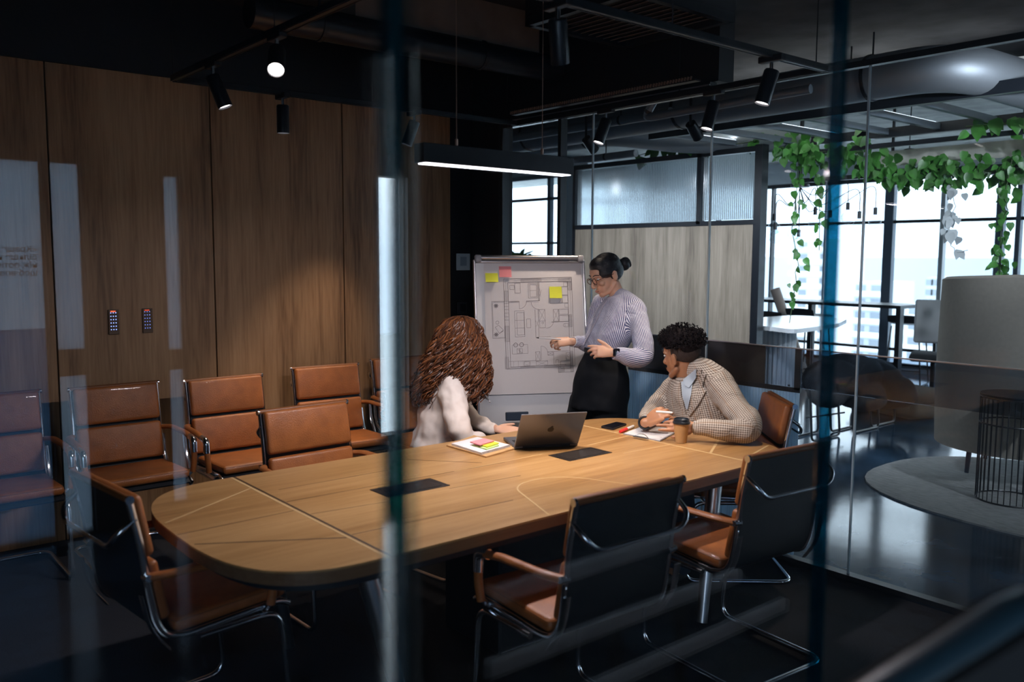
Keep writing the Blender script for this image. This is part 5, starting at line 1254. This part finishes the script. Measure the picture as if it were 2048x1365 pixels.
vine('green vine clump in the middle of the lounge ceiling, left of the beam', [(-4.2, 7.6, 2.50), (-3.7, 7.64, 2.42), (-3.2, 7.64, 2.40)], 100, .10, .08, G)
vine('green vine clump under the pale concrete beam', [(-3.5, 7.7, 2.44), (-3.0, 7.64, 2.40), (-2.2, 7.64, 2.38)], 75, .10, .07, G)
vine('green vine row hanging from the wire rail, top right corner', [(-3.1, 7.3, 2.72), (-2.6, 7.3, 2.70), (-2.0, 7.3, 2.66)], 26, .12, .06, G)
vine('single vine shoot on top of the partition, left end', [(-6.4, 7.03, 2.75), (-6.1, 7.03, 2.80), (-5.5, 7.03, 2.74), (-4.9, 7.03, 2.76)], 12, .13, .025, G)
vine('thin vine hanging in front of the window at the left end of the far table', [(-4.62, 7.3, 2.6), (-4.66, 7.3, 2.0), (-4.58, 7.3, 1.5), (-4.64, 7.3, 1.05)], 20, .075, .03, G)
vine('short vine hanging beside the bulb chandelier', [(-4.45, 7.35, 2.55), (-4.42, 7.35, 2.2), (-4.40, 7.35, 1.75)], 9, .085, .03, G)
vine('long vine hanging in front of the right windows, above the high backed armchair', [(-2.85, 7.5, 2.45), (-2.86, 7.5, 2.1), (-2.90, 7.5, 1.8), (-2.87, 7.5, 1.55)], 30, .075, .035, G)
vine('vine hanging at the far right window column', [(-2.60, 7.4, 2.45), (-2.58, 7.4, 2.2), (-2.55, 7.4, 1.95)], 26, .085, .03, G)
vine('pale vine, glare put into its colour, hanging against the bright right window', [(-3.33, 7.6, 2.36), (-3.31, 7.6, 2.1), (-3.36, 7.6, 1.92), (-3.30, 7.6, 1.72), (-3.18, 7.6, 1.74)], 13, .10, .03, None, M_leafpale)
t = thing('potted_plant', 'small dark leafed plant at the window above the whiteboard', 'plant', (0, 0, 0))
bm = bmesh.new()
c = at(1045, 520, 11.5)
for k in range(26): leaf(bm, c+Vector((random.gauss(0, .12), random.gauss(0, .12), random.gauss(0, .05))), (random.uniform(-1, 1), random.uniform(-1, 1), random.uniform(-.1, .7)), (0, -1, .4), .13)
finish('foliage', bm, M_leaf, t, True)
bm = bmesh.new(); tube(bm, [(c.x, c.y, .62), (c.x, c.y, c.z)], .015, 8); finish('stem', bm, M_stem, t)
bm = bmesh.new(); lathe(bm, [(.12, 0), (.17, .6), (.17, .64), (.14, .64), (.14, .6)], (c.x, c.y, 0), 24); finish('pot', bm, M_charcoalfab, t, True)

# bulb chandelier
hub = at(1600, 375, 8.6); r0 = thing('bulb_chandelier', 'chandelier of clear bulbs hanging on looping black cords by the window', 'chandelier')
bm = bmesh.new(); lathe(bm, [(.09, 0), (.09, .03), (.02, .05), (.02, LZ-hub.z)], hub, 20); finish('canopy', bm, M_blackmetal, r0, True)
for k, (px, py, dd) in enumerate(((1550, 470, 8.4), (1548, 452, 8.7), (1588, 462, 8.3), (1597, 484, 8.6), (1630, 440, 8.5), (1660, 445, 8.9), (1695, 430, 8.6), (1718, 448, 8.3), (1750, 440, 8.5))):
    e = at(px, py, dd); e.z = max(e.z, 1.75); md = (hub+e)/2; md.z = min(hub.z, e.z+.35)-.10*((k % 3)+1); top = e+Vector((0, 0, .12))
    bm = bmesh.new(); tube(bm, fillet([hub, (hub.x*.7+e.x*.3, hub.y*.7+e.y*.3, md.z), (e.x, e.y, top.z+.25), top], .25, 6), .004, 6); cdn = finish('cord', bm, M_black, r0, True)
    bm = bmesh.new(); tube(bm, [e+Vector((0, 0, .05)), top], .018, 10); finish('socket', bm, M_blackmetal, cdn, True)
    bm = bmesh.new(); lathe(bm, [(.012, .055), (.02, .045), (.05, .012), (.062, -.02), (.055, -.055), (.03, -.078), (.004, -.084)], e, 20); finish('bulb', bm, glass('bulb shell', (.9, .95, .97), .12), cdn, True)
# small downlights beyond the glass
for (px, py, dd, lab) in ((1818, 318, 8.2, 'small black cylinder downlight among the vines, upper right'), (2040, 350, 8.2, 'small black cylinder downlight at the right edge of the photo')):
    c = at(px, py, dd); r = thing('downlight', lab, 'downlight'); bm = bmesh.new(); lathe(bm, [(.05, -.09), (.05, .09), (.01, .10)], c, 20); finish('housing', bm, M_blackmetal, r, True)
    bm = bmesh.new(); tube(bm, [c+Vector((0, 0, .09)), (c.x, c.y, LZ)], .005, 6); finish('stem', bm, M_black, r)

# white marble topped table, stools
t = thing('marble_table', 'long white marble topped high table with a ribbed pedestal, right of the partition', 'table')
bm = bmesh.new(); o = [(-5.55, 7.14), (-4.74, 7.14), (-4.42, 7.0), (-4.55, 8.0), (-4.88, 8.8), (-5.55, 8.8)]
prism(bm, [(p.x, p.y) for p in fillet([(a, b2, 0) for a, b2 in o+[o[0]]], .2, 5)][:-1], .98, 1.02); finish('tabletop', bm, M_marble, t, False)
bm = bmesh.new()
for k in range(22):
    a = 2*PI*k/22; tube(bm, [(-4.98+.16*math.cos(a), 7.62+.16*math.sin(a), 0), (-4.98+.16*math.cos(a), 7.62+.16*math.sin(a), .98)], .022, 8)
finish('ribbed_pedestal', bm, M_whitewall, t, True)
def stool(loc, rz, label, seatm=M_charcoalfab, h=.66, group='sled base stools around the far tables'):
    r = thing('bar_stool', label, 'stool', loc, rz, group)
    for s in (-1, 1):
        bm = bmesh.new(); tube(bm, fillet([(s*.17, .16, h-.02), (s*.23, .21, .012), (s*.23, -.21, .012), (s*.17, -.16, h-.02)], .05, 4), .010, 8); finish('sled_leg', bm, M_blackmetal, r, True)
    for y in (-.19, .19):
        bm = bmesh.new(); tube(bm, [(-.22, y, .2), (.22, y, .2)], .008, 8); finish('footrest', bm, M_blackmetal, r, True)
    bm = bmesh.new(); vs = []
    pr = [(-.20, .02), (-.10, -.005), (.06, -.01), (.18, .012), (.22, .035)]
    secs = []
    for y, z in [(-.21, .10), (-.18, .03), (-.05, 0), (.10, 0), (.21, .015)]:
        secs.append((Vector((0, y, h+z+.01)), Vector((.215, 0, 0)), Vector((0, .004, .018))))
    loft(bm, secs, 20); finish('seat', bm, seatm, r, True)
    return r
stool((-5.45, 11.35, 0), .2, 'tall black stool standing alone by the far window right of the marble table', M_blackmetal, .80)
stool((-6.12, 9.25, 0), .1, 'black stool behind the marble table, nearest the partition frame', M_blackmetal, .90)
stool((-6.15, 10.1, 0), -.1, 'black stool behind the marble table, right of the one by the partition', M_blackmetal, .90)
# slumped charcoal upholstered bench on black sled legs
t = thing('upholstered_bench', 'slumped charcoal upholstered bench on thin black sled legs, centre right of the lounge', 'bench', (0, 0, 0))
bm = bmesh.new()
for px, py, dd, r_ in ((1668, 762, 8.4, .32), (1700, 745, 8.5, .30), (1740, 755, 8.6, .30), (1772, 780, 8.6, .30), (1795, 790, 8.5, .20), (1655, 790, 8.3, .20), (1720, 790, 8.4, .26)):
    p = at(px, py, dd); ell(bm, p, (r_, r_*.8, r_*.62))
remeshed('cushion', bm, M_charcoalfab, t, .02, 5, None, .03, 4)
for px, dd in ((1612, 8.15), (1655, 8.0), (1690, 8.45), (1735, 8.4), (1768, 8.7)):
    c = at(px, 800, dd); bm = bmesh.new(); tube(bm, fillet([(c.x-.06, c.y-.20, .50), (c.x, c.y-.24, .012), (c.x, c.y+.24, .012), (c.x-.02, c.y+.20, .50)], .05, 4), .011, 8); finish('sled_leg', bm, M_blackmetal, t, True)
for dz in (.17,):
    a, b3 = at(1612, 800, 8.15), at(1690, 800, 8.45); a.z = b3.z = dz; bm = bmesh.new(); tube(bm, [a, b3], .008, 8); finish('crossbar', bm, M_blackmetal, t, True)
t2 = thing('floor_cushion', 'low tan floor cushion behind the charcoal bench, on the blue floor', 'cushion')
bm = bmesh.new(); p = at(1790, 815, 9.4); box(bm, (p.x, p.y, .16), (.9, .5, .32), rotz(-.3), .1, 4); finish('pad', bm, M_ext, t2, True)
bm = bmesh.new(); box(bm, (p.x, p.y, .18), (.906, .506, .012), rotz(-.3), .004, 1); finish('seam', bm, M_charcoalfab, t2)
# rolled beige bolster leaning by the window
t = thing('rolled_bolster', 'pale beige rolled mat leaning near the window behind the marble table', 'mat')
a = at(1550, 578, 11.6); b3 = a+(at(1578, 660, 11.6)-a)*2.2
bm = bmesh.new(); dv = (b3-a); dv = dv*(a.z/abs(dv.z)) if dv.z else dv
tube(bm, [a, a+dv*.98], .065, 18); finish('roll', bm, pm('beige mat', (.62, .50, .42), .8), t, True)
bm = bmesh.new(); n = (dv).normalized(); tube(bm, [a-n*.004, a+n*.0], .045, 18); finish('roll_end', bm, pm('tan leather', (.35, .22, .15), .7), t)

# rug, and a high backed armchair: a reflection built as a solid chair
bm = bmesh.new(); o = []
for k in range(48):
    th = 2*PI*k/48; o.append((-1.75+1.62*math.copysign(abs(math.cos(th))**.8, math.cos(th)), 6.75+1.12*math.copysign(abs(math.sin(th))**.8, math.sin(th))))
prism(bm, o, 0, .012); rg = finish('area_rug', bm, M_rug); tag(rg, 'grey woven rug with a curved edge on the blue concrete floor', 'rug')
ac = at(2040, 960, 6.75)
t = thing('high_back_armchair', 'tall beige felt wrap-around armchair, a reflection built solid on the grey rug', 'armchair', (ac.x, ac.y, .012), math.radians(10))
bm = bmesh.new(); N = 40; prev = None; rows = []
for k in range(N+1):
    th = math.radians(-200+220*k/N)+math.radians(0); ex = abs((k/N)*2-1)
    R1 = .56; tp = 1.50-.28*max(0, ex-.82)/.18 if ex > .82 else 1.50+.05*(1-ex)
    x, y = R1*1.05*math.cos(th), R1*math.sin(th); nx, ny = math.cos(th), math.sin(th)
    rows.append([bm.verts.new((x+nx*o2, y+ny*o2, z)) for o2, z in ((-.03, .22), (.03, .22), (.045, .7), (.03, tp-.02), (0, tp), (-.03, tp-.02), (-.02, .7))])
for a, b3 in zip(rows, rows[1:]):
    for j in range(7): bm.faces.new((a[j], a[(j+1) % 7], b3[(j+1) % 7], b3[j]))
bm.faces.new(rows[0]); bm.faces.new(rows[-1][::-1])
sh = finish('shell', bm, M_beige, t, True)
bm = bmesh.new(); tube(bm, [r[4].co.copy() if False else Vector((0, 0, 0)) for r in []] or [(-.5, 0, 1.0), (-.5, .001, 1.0)], .001, 4); bm.free()
bm = bmesh.new(); lathe(bm, [(.40, .30), (.46, .33), (.46, .44), (.42, .47), (.001, .48)], (0, 0, 0), 32); finish('seat_cushion', bm, M_beige, t, True)
for a in (45, 135, 225, 315):
    bm = bmesh.new(); x, y = .42*math.cos(math.radians(a)), .42*math.sin(math.radians(a)); tube(bm, [(x*1.05, y*1.05, .012), (x, y, .30)], [.016, .022], 10); finish('leg', bm, pm('slate leg', (.03, .06, .10), .4), t, True)
# task chair beyond
c = at(1862, 800, 10.2); c.z = 0
t = thing('task_chair', 'grey task chair on a black star base left of the beige armchair', 'chair', c, .4)
for k in range(5):
    a = 2*PI*k/5+.3; bm = bmesh.new(); tube(bm, [(0, 0, .11), (.30*math.cos(a), .30*math.sin(a), .06)], [.03, .02], 8); f = finish('base_spoke', bm, M_blackmetal, t, True)
    bm = bmesh.new(); ell(bm, (.31*math.cos(a), .31*math.sin(a), .03), (.03, .03, .03), None, 2); finish('caster', bm, M_black, f, True)
bm = bmesh.new(); tube(bm, [(0, 0, .09), (0, 0, .48)], .028, 12); finish('gas_lift', bm, M_blackmetal, t, True)
bm = bmesh.new(); box(bm, (0, 0, .52), (.5, .48, .09), None, .04, 4); finish('seat', bm, M_charcoalfab, t, True)
bm = bmesh.new(); box(bm, (0, .24, .92), (.46, .06, .52), Matrix.Rotation(-.12, 3, 'X'), .03, 4); finish('backrest', bm, M_lightgrey, t, True)
bm = bmesh.new(); tube(bm, fillet([(0, .05, .48), (0, .29, .5), (0, .30, .85)], .08, 4), .02, 8); finish('back_stem', bm, M_blackmetal, t, True)
# wire drum side table
c = Vector(at(2030, 840, 5.95)); c.z = 0
t = thing('wire_side_table', 'round black wire drum side table at the right edge of the photo', 'side table', c)
bm = bmesh.new(); lathe(bm, [(.001, .73), (.21, .73), (.22, .74), (.22, .752), (.001, .752)], (0, 0, 0), 40); finish('table_top', bm, M_blackmetal, t, True)
for z in (.018, .55, .73):
    bm = bmesh.new(); tube(bm, [(.215*math.cos(2*PI*k/40), .215*math.sin(2*PI*k/40), z) for k in range(40)], .006, 6, True); finish('ring', bm, M_blackmetal, t, True)
for k in range(36):
    a = 2*PI*k/36; bm = bmesh.new(); tube(bm, [(.215*math.cos(a), .215*math.sin(a), .018), (.215*math.cos(a), .215*math.sin(a), .73)], .0035, 5); finish('wire', bm, M_blackmetal, t)
# desk with monitor-like dark cabinet below the window
t = thing('window_desk', 'dark table edge in front of the far windows', 'desk')
bm = bmesh.new(); bx(bm, -8.2, -5.2, 10.6, 11.2, 1.04, 1.08); finish('desk_top', bm, M_blackmetal, t)
for x in (-8.0, -6.6, -5.35):
    bm = bmesh.new(); bx(bm, x-.03, x+.03, 10.85, 10.95, 0, 1.04); finish('leg', bm, M_blackmetal, t)

# ------------------------------------------------------------------ city outside
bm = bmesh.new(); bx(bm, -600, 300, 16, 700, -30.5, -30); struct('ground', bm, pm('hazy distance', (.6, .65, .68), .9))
def block(name, label, px0, px1, ytop, D, mat, floors, balc=True):
    a = at(px0, 510, D); b3 = at(px1, 510, D); a.y = b3.y = (a.y+b3.y)/2; ztop = CAM_H-(ytop-506)*D/FPX
    r = thing(name, label, 'building')
    bm = bmesh.new(); bx(bm, a.x, b3.x, a.y, a.y+14, -30, ztop); finish('walls', bm, mat, r)
    wdt = b3.x-a.x; n = max(2, int(abs(wdt)/4.2))
    for f in range(floors):
        z = ztop-3.0*(f+1)
        if z < -29: break
        bm = bmesh.new(); 
        for k in range(n):
            x = a.x+wdt*(k+.5)/n; bx(bm, x-1.1, x+1.1, a.y-.12, a.y+.05, z+.5, z+2.3)
        finish('window_row', bm, M_winglass, r)
        if balc:
            bm = bmesh.new(); bx(bm, a.x-.3, b3.x+.3, a.y-1.5, a.y, z-.15, z+.1); bx(bm, a.x-.3, b3.x+.3, a.y-1.5, a.y-1.4, z+.1, z+1.0); finish('balcony', bm, M_concwhite, r)
block('apartment_building', 'white apartment block with rows of balconies outside the left window', 1555, 1700, 470, 215, M_concwhite, 11)
block('apartment_building', 'lower grey building with white parapets outside the middle window', 1690, 1790, 555, 190, M_greybuild, 8)
block('apartment_building', 'pale building seen through the window left of the armchair', 1800, 1900, 600, 170, M_concwhite, 6)
block('apartment_building', 'bright building behind the right window pane', 1850, 1885, 545, 260, M_greybuild, 9, False)
block('office_building', 'distant low building seen under the right vine', 1880, 2030, 555, 300, M_greybuild, 9)
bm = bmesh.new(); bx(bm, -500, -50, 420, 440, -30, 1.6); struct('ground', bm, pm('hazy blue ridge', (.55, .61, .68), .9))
